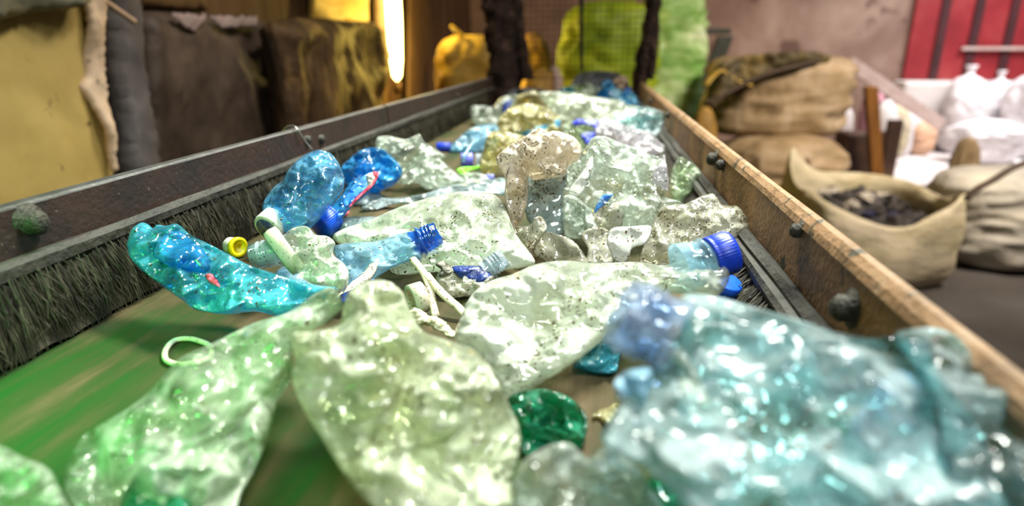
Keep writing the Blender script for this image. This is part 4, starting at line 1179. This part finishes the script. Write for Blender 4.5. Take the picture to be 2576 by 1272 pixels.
quadbox('floor', (XW - 0.3, -2.0, FLOOR - 0.1), (9.5, YW + 0.3, FLOOR), M['floor'])
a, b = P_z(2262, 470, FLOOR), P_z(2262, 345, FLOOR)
quadbox('floor_daylight_slab', (a.x, a.y + 0.1, FLOOR), (9.4, YW - 0.36, FLOOR + 0.004), M['floor_daylight_tone'])  # slab added to carry the painted daylight on the far floor
quadbox('wall_back', (XW - 0.3, YW, FLOOR), (9.5, YW + 0.2, 3.0), M['wall_back'])
quadbox('wall_left', (XW - 0.2, -2.0, FLOOR), (XW, YW, 3.0), M['wall_left'])
back = (Vector((0, YW - 0.02, 0)), Vector((0, -1, 0)))
# red steel door in the back wall, standing on a pale plinth
dl, db = P_pl(2268, 200, back), P_pl(2400, 200, back)
dr = quadbox('door_1', (dl.x, YW - 0.05, dl.z), (dl.x + 2.6, YW + 0.02, 2.6), M['door_red'])
for px in (2368, 2452, 2540, 2625):
    q = P_pl(px, 60, back)
    box('panel_seam', (q.x - 0.045, YW - 0.075, dl.z + 0.01), (q.x + 0.045, YW - 0.045, 2.6), M['door_seam'], parent=dr)
q = P_pl(2410, 122, back)
box('door_bar', (q.x, YW - 0.11, q.z - 0.018), (q.x + 1.4, YW - 0.075, q.z + 0.018), M['pale_wood'], parent=dr)
quadbox('trim_1', (dl.x - 0.1, YW - 0.35, FLOOR), (dl.x + 2.7, YW - 0.002, dl.z - 0.005), M['plinth'])

# ---- left side, leaning against the plank wall
SX = {}


def leaning(name, outline, X, mat, label, cat, T=0.03, n=500, group=None, drop=True, parent=None, **kw):
    pl = (Vector((X, 0, 0)), Vector((1, 0, 0)))
    o = shell(name, outline, pl, T, M[mat], n=n, zmin=FLOOR + 0.001, drop=drop, parent=parent, smooth_view=False, smooth=kw.pop('smooth', 0), back=kw.pop('back', 1.0), edge=kw.pop('edge', 0.08), **kw)
    if label:
        tag(o, label, cat, group)
    return o


tp = leaning('tarpaulin', [(-420, 150), (-420, -160), (228, -160), (234, 0), (246, 120), (252, 200), (262, 300), (280, 420)][::-1], -1.22, 'tarp', 'yellowish hanging tarpaulin with a pale folded edge at the left of the conveyor', 'tarpaulin', T=0.03, n=1600, amp=0.25, freq=1, warp=0.8, seed=31)
leaning('folded_edge', [(200, -100), (247, -100), (258, 90), (266, 200), (276, 300), (284, 430), (276, 440), (258, 350), (240, 290), (208, 215), (222, 190), (210, 90)], -1.19, 'tarp_edge', None, None, T=0.012, n=300, drop=False, parent=tp, seed=32, warp=1.0)['label'] = 'pale folded right edge'
leaning('top_fold', [(-200, -120), (225, -100), (190, 14), (100, 30), (50, 45), (0, 50), (-200, 80)], -1.18, 'tarp_grey', None, None, T=0.03, n=300, drop=False, parent=tp, seed=33, warp=1.0)['label'] = 'grey fold at the top'
leaning('weathered_post', [(292, 420), (272, 200), (250, -120), (332, -120), (340, 100), (346, 250), (372, 420)], -1.40, 'post_grey', 'grey weathered post between the tarpaulin and the blackened board', 'post', T=0.05, n=500, amp=0.15, seed=34)
st = [P_pl(x, y, (Vector((-1.30, 0, 0)), Vector((1, 0, 0)))) for x, y in ((255, -3), (290, 22), (338, 55))]
tag(tube('stick', st, 0.008, M['tarp_edge'], seg=8), 'thin pale stick leaning across the top of the grey post', 'stick')
sb = leaning('blackened_board', [(352, 400), (338, 200), (332, 26), (450, 32), (560, 37), (644, 40), (662, 60), (676, 200), (690, 350)], -1.50, 'slab', 'big blackened board with torn pale facing behind the left rail', 'board', T=0.05, n=1200, amp=0.35, freq=6, seed=35)
leaning('torn_facing', [(430, 34), (520, 37), (512, 60), (490, 80), (465, 72), (445, 55)], -1.425, 'torn_paper', None, None, T=0.006, n=160, drop=False, parent=sb, seed=36, jag=0.01)['label'] = 'pale torn facing'
leaning('torn_facing', [(530, 38), (645, 42), (650, 70), (610, 68), (560, 72), (540, 64)], -1.425, 'torn_paper', None, None, T=0.006, n=160, drop=False, parent=sb, seed=37, jag=0.01)
leaning('timber_block', [(705, 330), (690, 200), (664, 56), (720, 46), (800, 44), (860, 52), (935, 54), (954, 66), (960, 100), (958, 270)], -1.34, 'bark', 'rotten dark timber block, golden at its right side, beside the glowing lamp', 'timber', T=0.07, n=1600, amp=0.5, freq=8, seed=38, edge=0.12)
leaning('board', [(345, 20), (345, -120), (525, -120), (520, 30), (480, 30)], -1.55, 'board', 'brown board on the wall above the blackened board', 'board', T=0.015, n=120, drop=False, amp=0.1, seed=39, smooth=0)
leaning('board', [(778, 60), (782, -120), (928, -120), (926, 60)], -1.53, 'gold_sack', 'brown board above the timber block with lamplight painted on in gold', 'board', T=0.015, n=200, drop=False, amp=0.3, seed=40, smooth=0)  # yellow lamplight on a brown board, put into its colour
leaning('board', [(943, 240), (938, 0), (938, -120), (972, -120), (975, 0), (980, 240)], -1.54, 'board', 'narrow board lit yellow at the left of the glowing lamp', 'board', T=0.015, n=120, amp=0.1, seed=41)
leaning('board', [(1022, 235), (1024, 0), (1024, -120), (1095, -120), (1078, 100), (1066, 235)], -1.53, 'board', 'wide brown board at the right of the glowing lamp', 'board', T=0.015, n=160, amp=0.1, seed=42)
plT = (Vector((-1.46, 0, 0)), Vector((1, 0, 0)))
t0, t1 = P_pl(999, 203, plT), P_pl(992, -160, plT)
t1 = Vector((t0.x, t0.y, t1.z))
lamp = lathe('tube_lamp', t0, t1 - t0, [(0, 0.004), (0.03, 0.030), (0.15, 0.045), (0.4, 0.054), ((t1 - t0).length, 0.054)], M['lamp_tube'], seg=24, cap0=True, cap1=True)
tag(lamp, 'glowing yellow-white upright tube lamp between two boards on the left wall', 'lamp')
lathe('end_cap', t0 - Vector((0, 0, 0.09)), Vector((0, 0, 1)), [(0, 0.0001), (0, 0.03), (0.088, 0.03), (0.088, 0.0001)], M['dark_wood'], seg=20, parent=lamp)
point('tube_fill_light', (t0.x + 0.40, t0.y - 0.10, t0.z + 0.25), 45, (1.0, 0.70, 0.13), 0.05)
point('tube_fill_light', (t0.x + 0.40, t0.y - 0.55, t0.z + 0.5), 12, (1.0, 0.70, 0.13), 0.05)  # extra point light added beside the golden sack to brighten it


def sack(name, pxl, pxr, pyt, D, zb, mat, label, cat='sack', group=None, dr=0.8, pz=3.2, pc=3.0, amp=0.05, neckh=0.0, lean=0.0, seed=0, nseg=56, nz=40, wob=0.10, fold=6.0, parent=None):
    c = P_d((pxl + pxr) / 2, pyt, D)
    zt = c.z
    wx = (pxr - pxl) * D / F / 2
    hz = zt - zb
    verts, faces = [], []
    so = Vector((seed * 1.7, seed * 2.3, seed * 0.9))
    rows = []
    for k in range(nz + 1):
        t = k / nz
        prof = max(0.02, (1 - abs(2 * t - 1) ** (pz if t > .5 else pz * 1.6))) ** (1 / pz)
        rows.append((t, prof))
    if neckh:
        rows = [(t, max(p, 0.16)) for t, p in rows] + [(1 + neckh * 0.35, 0.13), (1 + neckh * 0.7, 0.20), (1 + neckh, 0.27), (1 + neckh * .95, 0.05)]
    for t, prof in rows:
        for j in range(nseg):
            th = 2 * math.pi * j / nseg
            cs, sn = math.cos(th), math.sin(th)
            rr = (abs(cs) ** pc + abs(sn) ** pc) ** (-1 / pc)
            q = Vector((cs * 1.6, sn * 1.6, t * 2.0)) + so
            dsp = 1 + wob * 2 * noise.noise(q * 0.8)
            q2 = Vector((cs * 2.0, sn * 2.0, t * fold)) + so
            q2 = q2 + Vector((0, 0, 0.8 * noise.noise(q)))
            dsp += amp * (1.1 - 2.4 * abs(noise.noise(q2))) + amp * 0.5 * (0.5 - 1.6 * abs(noise.noise(q2 * 2.2)))
            lx, ly = wx * rr * cs * prof * dsp, wx * dr * rr * sn * prof * dsp
            p = Vector((c.x, c.y, zb + hz * t)) + RIGHT * (lx + lean * t * wx) + fh * ly
            if p.z < FLOOR + 0.001: p.z = FLOOR + 0.001
            verts.append(p)
    nr = len(rows)
    for k in range(nr - 1):
        for j in range(nseg):
            j2 = (j + 1) % nseg
            faces.append((k * nseg + j, k * nseg + j2, (k + 1) * nseg + j2, (k + 1) * nseg + j))
    faces.append(tuple(range(nseg))[::-1])
    faces.append(tuple(range((nr - 1) * nseg, nr * nseg)))
    o = mesh_obj(name, verts, faces, M[mat], parent=parent, origin=None if parent else Vector((c.x, c.y, zb)))
    if label:
        tag(o, label, cat, group)
    return o


G0 = FLOOR + 0.002
sack('sack', 1098, 1262, 88, 4.1, G0, 'gold_sack', 'golden tied sack behind the left end of the conveyor rail', amp=0.12, neckh=0.0, seed=3, fold=12, pz=4)
q = [P_d(x, y, 4.0) for x, y in ((1165, 90), (1150, 78), (1135, 65))]
tube('sack_tie', q, 0.012, M['gold_sack'], seg=8, parent=bpy.data.objects['sack'])
sack('sack', 1290, 1392, 82, 4.5, G0, 'dark_gold', 'dark yellow crumpled sack seen through the wire screen', amp=0.12, seed=4, pz=2.4)
sack('sack', 1318, 1410, 172, 3.9, G0, 'dark_gold', 'low brown sack below the wire screen at the far end', amp=0.12, seed=14, pz=2.4)
cp = P_d(1400, 196, 3.85)
shell('pale_card', [(1386, 196), (1386, 166), (1404, 168), (1416, 196)], (P_d(1400, 196, 3.7), -fh), 0.012, M['pale_wood'], n=60, zmin=FLOOR + 0.001, smooth=0, edge=.1, drop=True, smooth_view=False)
tag(bpy.data.objects['pale_card'], 'small pale pink piece of card leaning below the wire screen', 'card')
sack('tall_sack', 1428, 1650, 4, 4.0, G0, 'lime_sack', 'vivid lime green tall sack seen through the wire screen', amp=0.16, seed=5, fold=14, pz=4.5, dr=0.7)
sack('tall_sack', 1625, 1766, -40, 4.6, G0, 'pale_green_sack', 'pale green tall sack standing right of the right screen post', amp=0.2, seed=6, fold=18, pz=5, dr=0.8)
# guard screen at the end of the belt
YS = 2.78
gs = empty('guard_screen', (-0.13, YS, FLOOR))
tag(gs, 'wire screen hung between two caked dark posts at the far end of the belt', 'guard screen')
plS_ = (Vector((0, YS, 0)), Vector((0, -1, 0)))


def post_px(name, a, b, rpx, seed, mat='post_rust', toground=True, parent=gs):
    p, q = P_pl(a[0], a[1], plS_), P_pl(b[0], b[1], plS_)
    r = rpx * depth_of(p) / F
    verts, faces = [], []
    pts = [p, q]
    if toground:
        pts = [Vector((p.x, p.y, FLOOR + 0.001)), p, q]
    rows = []
    for i in range(len(pts) - 1):
        n = 24
        for k in range(n):
            rows.append(pts[i].lerp(pts[i + 1], k / n))
    rows.append(pts[-1])
    for c in rows:
        for j in range(14):
            th = 2 * math.pi * j / 14
            d = Vector((math.cos(th), math.sin(th), 0))
            k = 1 + 0.5 * noise.noise(Vector((d.x * 1.5 + seed, d.y * 1.5, c.z * 22))) + 0.2 * noise.noise(Vector((d.x * 3, d.y * 3 + seed, c.z * 60)))
            w_ = c + d * r * k
            w_.z = max(w_.z, FLOOR + 0.001)
            verts.append(w_)
    for k in range(len(rows) - 1):
        for j in range(14):
            j2 = (j + 1) % 14
            faces.append((k * 14 + j, k * 14 + j2, (k + 1) * 14 + j2, (k + 1) * 14 + j))
    faces.append(tuple(range((len(rows) - 1) * 14, len(rows) * 14)))
    return mesh_obj(name, verts, faces, M[mat], parent=parent)


post_px('post', (1270, 205), (1254, -120), 38, 1)
post_px('strut', (1325, 200), (1285, -60), 16, 2, toground=False)
post_px('post', (1606, 215), (1668, -120), 17, 3)
post_px('strut', (1636, 200), (1652, 0), 10, 5, toground=False)
post_px('hanging_rod', (1463, 176), (1462, -120), 5, 4, mat='dark_steel', toground=False)
post_px('crossbar', (1290, 198), (1450, 196), 8, 6, mat='post_rust', toground=False)
verts, faces = [], []


def wire(a, b, r):
    d, x, y = frame_of(b - a)
    k = len(verts)
    for c in (a, b):
        for j in range(4):
            t = math.pi / 2 * j
            verts.append(c + x * (r * math.cos(t)) + y * (r * math.sin(t)))
    for j in range(4):
        j2 = (j + 1) % 4
        faces.append((k + j, k + j2, k + 4 + j2, k + 4 + j))


a, b = P_pl(1290, 195, plS_), P_pl(1640, -60, plS_)
z_ = a.z
while z_ < b.z:
    wire(Vector((a.x, YS + 0.03, z_)), Vector((b.x, YS + 0.03, z_)), 0.0011)
    z_ += 0.024
x_ = a.x
while x_ < b.x:
    wire(Vector((x_, YS + 0.033, a.z)), Vector((x_, YS + 0.033, b.z)), 0.0011)
    x_ += 0.024
mesh_obj('wire_mesh', verts, faces, M['dark_steel'], parent=gs, smooth=False)
# dark steel bracket
br = box('steel_bracket', (-0.05, 0, 0), (0.22, 0.06, 0.05), M['dark_steel'], frame=(P_d(1775, 86, 5.5), RIGHT, fh, Vector((0, 0, 1))))
tag(br, 'dark steel bracket between the pale green sack and the big tan bag', 'bracket')
box('leg', (-0.07, 0, -1.25), (0.06, 0.06, 0.10), M['dark_steel'], frame=(P_d(1818, 120, 5.5), RIGHT, fh, (Vector((0, 0, 1)) + RIGHT * 0.28).normalized()), parent=br)
# bulk bags
bb = sack('bulk_bag', 1826, 2116, 334, 4.15, G0, 'tan_sack', 'squashed tan bulk bag supporting the big stained one', 'bulk bag', amp=0.09, seed=8, pz=3, wob=0.12)
ba = sack('bulk_bag', 1792, 2130, 136, 4.25, P_d(1976, 352, 4.15).z + 0.004, 'tan_sack', 'big stained tan bulk bag with a dark strap on top of a squashed one', 'bulk bag', amp=0.045, seed=9, pz=4.5, pc=3.6, wob=0.07, fold=5)
sp = [P_d(x, y, 3.90) for x, y in ((1772, 260), (1830, 232), (1890, 200), (1950, 178), (2000, 166), (2060, 150))]
tube('strap', sp, 0.035, M['dark_drape'], seg=10, parent=ba, flat=0.35)
sp = [P_d(x, y, 3.92) for x, y in ((1772, 215), (1812, 178), (1860, 206), (1890, 215))]
tube('strap', sp, 0.03, M['gold_sack'], seg=10, parent=ba, flat=0.35)
shell('dark_drape', [(1776, 272), (1796, 205), (1850, 152), (1930, 136), (2030, 130), (2085, 142), (2070, 166), (2000, 170), (1905, 200), (1838, 236), (1798, 276)], (P_d(1930, 200, 3.95), (-fh + Vector((0, 0, 0.35))).normalized()), 0.07, M['drape'], n=400, parent=ba, seed=51, zmin=None, smooth_view=False, amp=0.5)['label'] = 'dark olive drape over the top'
sack('sack', 1742, 1808, 268, 3.9, G0, 'dark_gold', 'small dark sack behind the right rail below the pale green sack', amp=0.1, seed=10, pz=2.5)


def open_bag(name, c, w, d, zb, rim, mat, fill_z, label, seed):
    """open-topped bulk bag: outer wall up to the wavy rim, then down inside"""
    ns = 72
    verts, faces = [], []
    rows = [(0.0, 0.80), (0.03, 0.95), (0.2, 1.04), (0.4, 1.06), (0.6, 1.04), (0.8, 1.0), (0.93, 0.985), (1.0, 0.97), (1.0, 0.94), (0.85, 0.93), (0.6, 0.95), (0.4, 0.96)]
    so = Vector((seed, seed * 2, 0))
    for k, (t, s_) in enumerate(rows):
        for j in range(ns):
            th = 2 * math.pi * j / ns
            cs, sn = math.cos(th), math.sin(th)
            rr = (abs(cs) ** 3.4 + abs(sn) ** 3.4) ** (-1 / 3.4)
            zr = rim(th)
            wr = 0.05 * (1 - 2.2 * abs(noise.noise(Vector((cs * 2, sn * 2, t * 5)) + so))) + 0.03 * noise.noise(Vector((cs * 5, sn * 5, t * 9)) + so)
            p = c + RIGHT * (w * rr * cs * s_ * (1 + wr)) + fh * (d * rr * sn * s_ * (1 + wr))
            p.z = zb + (zr - zb) * t
            verts.append(p)
    for k in range(len(rows) - 1):
        for j in range(ns):
            j2 = (j + 1) % ns
            faces.append((k * ns + j, k * ns + j2, (k + 1) * ns + j2, (k + 1) * ns + j))
    faces.append(tuple(range(ns))[::-1])
    o = mesh_obj(name, verts, faces, M[mat], origin=Vector((c.x, c.y, zb)))
    tag(o, label, 'bulk bag')
    return o


pc = P_d(2178, 600, 3.32)
cC = Vector((pc.x, pc.y, 0)) + fh * 0.05
wC, dC = 172 * 3.3 / F, 0.36


def rimC(th):
    # th=0 right, pi/2 back, pi left, 3pi/2 front
    cs, sn = math.cos(th), math.sin(th)
    z = -0.50 + 0.05 * sn
    z += 0.17 * math.exp(-((th - 2.45) / 0.35) ** 2)      # back left corner pulled up
    z += 0.10 * math.exp(-((th - 5.5) / 0.4) ** 2)         # front right corner
    z += 0.05 * math.exp(-((th - 3.5) / 0.5) ** 2)
    z -= 0.03 * math.exp(-((th - 4.6) / 0.4) ** 2)
    return z


oc = open_bag('bulk_bag', cC, wC, dC, G0, rimC, 'cream_sack', -0.62, 'open cream bulk bag filled with dark scrap beside the right rail', 3)
# its filling
rnd = random.Random(5)
verts, faces = [], []
NS = 36
for i in range(NS + 1):
    for j in range(NS + 1):
        u, v = i / NS * 2 - 1, j / NS * 2 - 1
        p = cC + RIGHT * (u * wC * 0.86) + fh * (v * dC * 0.86)
        p.z = -0.63 + 0.06 * (1 - u * u) + 0.05 * noise.noise(Vector((u * 4, v * 4, 1))) + 0.03 * noise.noise(Vector((u * 10, v * 10, 1))) + 0.03 * v
        verts.append(p)
for i in range(NS):
    for j in range(NS):
        k = i * (NS + 1) + j
        faces.append((k, k + NS + 1, k + NS + 2, k + 1))
fl = mesh_obj('scrap_filling', verts, faces, M['scrap'], parent=oc)
fl['kind'] = 'stuff'
for k in range(26):
    u, v = rnd.uniform(-.75, .75), rnd.uniform(-.75, .75)
    p = cC + RIGHT * (u * wC * 0.8) + fh * (v * dC * 0.8)
    p.z = -0.60 + 0.05 * (1 - u * u) + 0.03 * v
    r = rnd.uniform(0.025, 0.055)
    vs, fs = [], []
    for a_i in range(7):
        for b_i in range(10):
            th, ph = math.pi * a_i / 6, 2 * math.pi * b_i / 10
            dd_ = Vector((math.sin(th) * math.cos(ph), math.sin(th) * math.sin(ph), math.cos(th) * 0.6))
            vs.append(p + dd_ * r * (1 + 0.6 * noise.noise(dd_ * 2 + Vector((k * 3, 0, 0)))))
    for a_i in range(6):
        for b_i in range(10):
            b2 = (b_i + 1) % 10
            fs.append((a_i * 10 + b_i, a_i * 10 + b2, a_i * 10 + 10 + b2, a_i * 10 + 10 + b_i))
    o = mesh_obj('scrap_lump', vs, fs, M[['scrap_pale', 'scrap', 'scrap_blue', 'scrap', 'scrap', 'scrap'][k % 6]], smooth=False)
    tag(o, 'crumpled scrap lump lying in the open cream bulk bag', 'scrap', 'scrap lumps in the open bulk bag')
bd = sack('bulk_bag', 2398, 2790, 425, 3.4, G0, 'grey_sack', 'greyish bulk bag with a dark strap at the right edge of the hall', 'bulk bag', amp=0.05, seed=11, pz=4.5, pc=3.2, wob=0.08, fold=7, dr=0.75)
sp = [P_d(x, y, 2.72) for x, y in ((2432, 500), (2460, 474), (2500, 452), (2545, 424), (2590, 405))]
tube('strap', sp, 0.018, M['dark_drape'], seg=10, parent=bd, flat=0.5)
sack('sack', 2408, 2472, 345, 4.3, G0, 'tan_sack', 'brownish sack top poking up behind the greyish bulk bag', amp=0.08, seed=12, pz=2.5)
# timber frame and cupboard
tb = P_z(2206, 470, FLOOR)
fr_ = box('leaning_timber', (-0.05, -0.03, 0.0), (0.05, 0.03, 0.84), M['orange_wood'], frame=(tb + Vector((0, 0, 0.012)), RIGHT, fh, (Vector((0, 0, 1)) - RIGHT * 0.24).normalized()))
tag(fr_, 'orange-brown timber upright leaning beside the big tan bag', 'timber')
q = P_d(2130, 335, 5.6)
cb = box('crate', (0, 0, 0), (0.48, 0.22, q.z - FLOOR), M['dark_wood'], frame=(Vector((q.x, q.y, FLOOR + 0.002)), RIGHT, fh, Vector((0, 0, 1))))
tag(cb, 'dark brown wooden crate behind the open cream bulk bag', 'crate')
q = P_d(2228, 300, 5.62)
box('crate_post', (0.0, -0.08, 0), (0.12, -0.02, q.z - FLOOR), M['dark_wood'], frame=(Vector((q.x, q.y, FLOOR + 0.002)), RIGHT, fh, Vector((0, 0, 1))), parent=cb)
# refuse on and around the crate
for k, (l, r_, t, b, m_, lb) in enumerate([
        (2178, 2232, 225, 320, 'pink_sack', 'pinkish rubbish bag on the refuse heap behind the timber upright'),
        (2205, 2262, 250, 360, 'white_sack', 'white rubbish bag in front of the refuse heap on the crate'),
        (2228, 2292, 262, 345, 'cream_sack', 'cream rubbish bag in the middle of the refuse heap'),
        (2262, 2330, 270, 340, 'white_sack', 'white rubbish bundle at the right of the refuse heap'),
        (2296, 2352, 300, 338, 'peach', 'peach coloured bundle under the leaning plank'),
        (2278, 2304, 285, 342, 'white_sack', 'white upright bottle-shaped bundle left of the peach one'),
        (2300, 2360, 255, 300, 'white_sack', 'white bundle behind the leaning plank'),
        (2118, 2150, 270, 300, 'white_sack', 'small white scrap between the tan bag and the timber upright'),
        (2130, 2165, 340, 365, 'pink_sack', 'small pink scrap just above the dark crate'),
        (2196, 2240, 300, 362, 'grey_sack', 'grey rubbish bag beside the orange-brown upright')]):
    D = {0: 6.65, 1: 6.0, 7: 6.2, 8: 5.95, 9: 6.35, 6: 7.45, 4: 6.9, 5: 6.75}.get(k, 6.1 + 0.28 * k)
    zb_ = P_d(l, b, D).z
    sack('rubbish_bag', l, r_, t, D, G0 if k not in (4,) else G0, m_, lb, 'rubbish bag', amp=0.14, seed=20 + k, pz=2.3, nseg=28, nz=20)
pk = [P_d(2196, 214, 5.9), P_d(2365, 326, 6.3)]
dv = pk[1] - pk[0]
dn, px_, py_ = frame_of(dv)
pkb = box('plank', (-0.35, -0.06, -0.015), (dv.length, 0.06, 0.015), M['pale_wood'], frame=(pk[0] + Vector((0, 0, 0.05)), dn, px_ if abs(px_.z) > abs(py_.z) else py_, py_ if abs(px_.z) > abs(py_.z) else px_))
tag(pkb, 'pale plank leaning down across the refuse heap', 'plank')
q = P_d(2246, 348, 7.35)
pal = empty('low_bench', (q.x + 0.4, q.y + 0.15, FLOOR + 0.001))
tag(pal, 'low pale bench on the bright floor before the red door', 'bench')
fr3 = (Vector((q.x, q.y, FLOOR + 0.001)), RIGHT, fh, Vector((0, 0, 1)))
box('bench_top', (0, 0, 0.10), (0.72, 0.25, 0.14), M['pale_wood'], parent=pal, frame=fr3)
for x in (0.1, 0.62):
    box('leg', (x, 0.02, 0), (x + 0.09, 0.28, 0.10), M['pink_sack'], parent=pal, frame=fr3)
for k, (l, r_, t, D, nk_, lb) in enumerate([
        (2396, 2486, 190, 6.9, 0.13, 'bulging white sack with a tied neck, leftmost before the red door'),
        (2478, 2556, 200, 7.0, 0.12, 'white sack standing second before the red door, behind the bulging one'),
        (2560, 2665, 185, 6.6, 0.12, 'white sack third before the red door, cut by the picture edge'),
        (2420, 2570, 300, 6.4, 0.0, 'white sack lying low in front of the standing white ones')]):
    sack('white_sack', l, r_, t, D, G0, 'white_sack', lb, 'sack', None, amp=0.10, neckh=nk_, seed=40 + k, pz=2.6, wob=0.14)
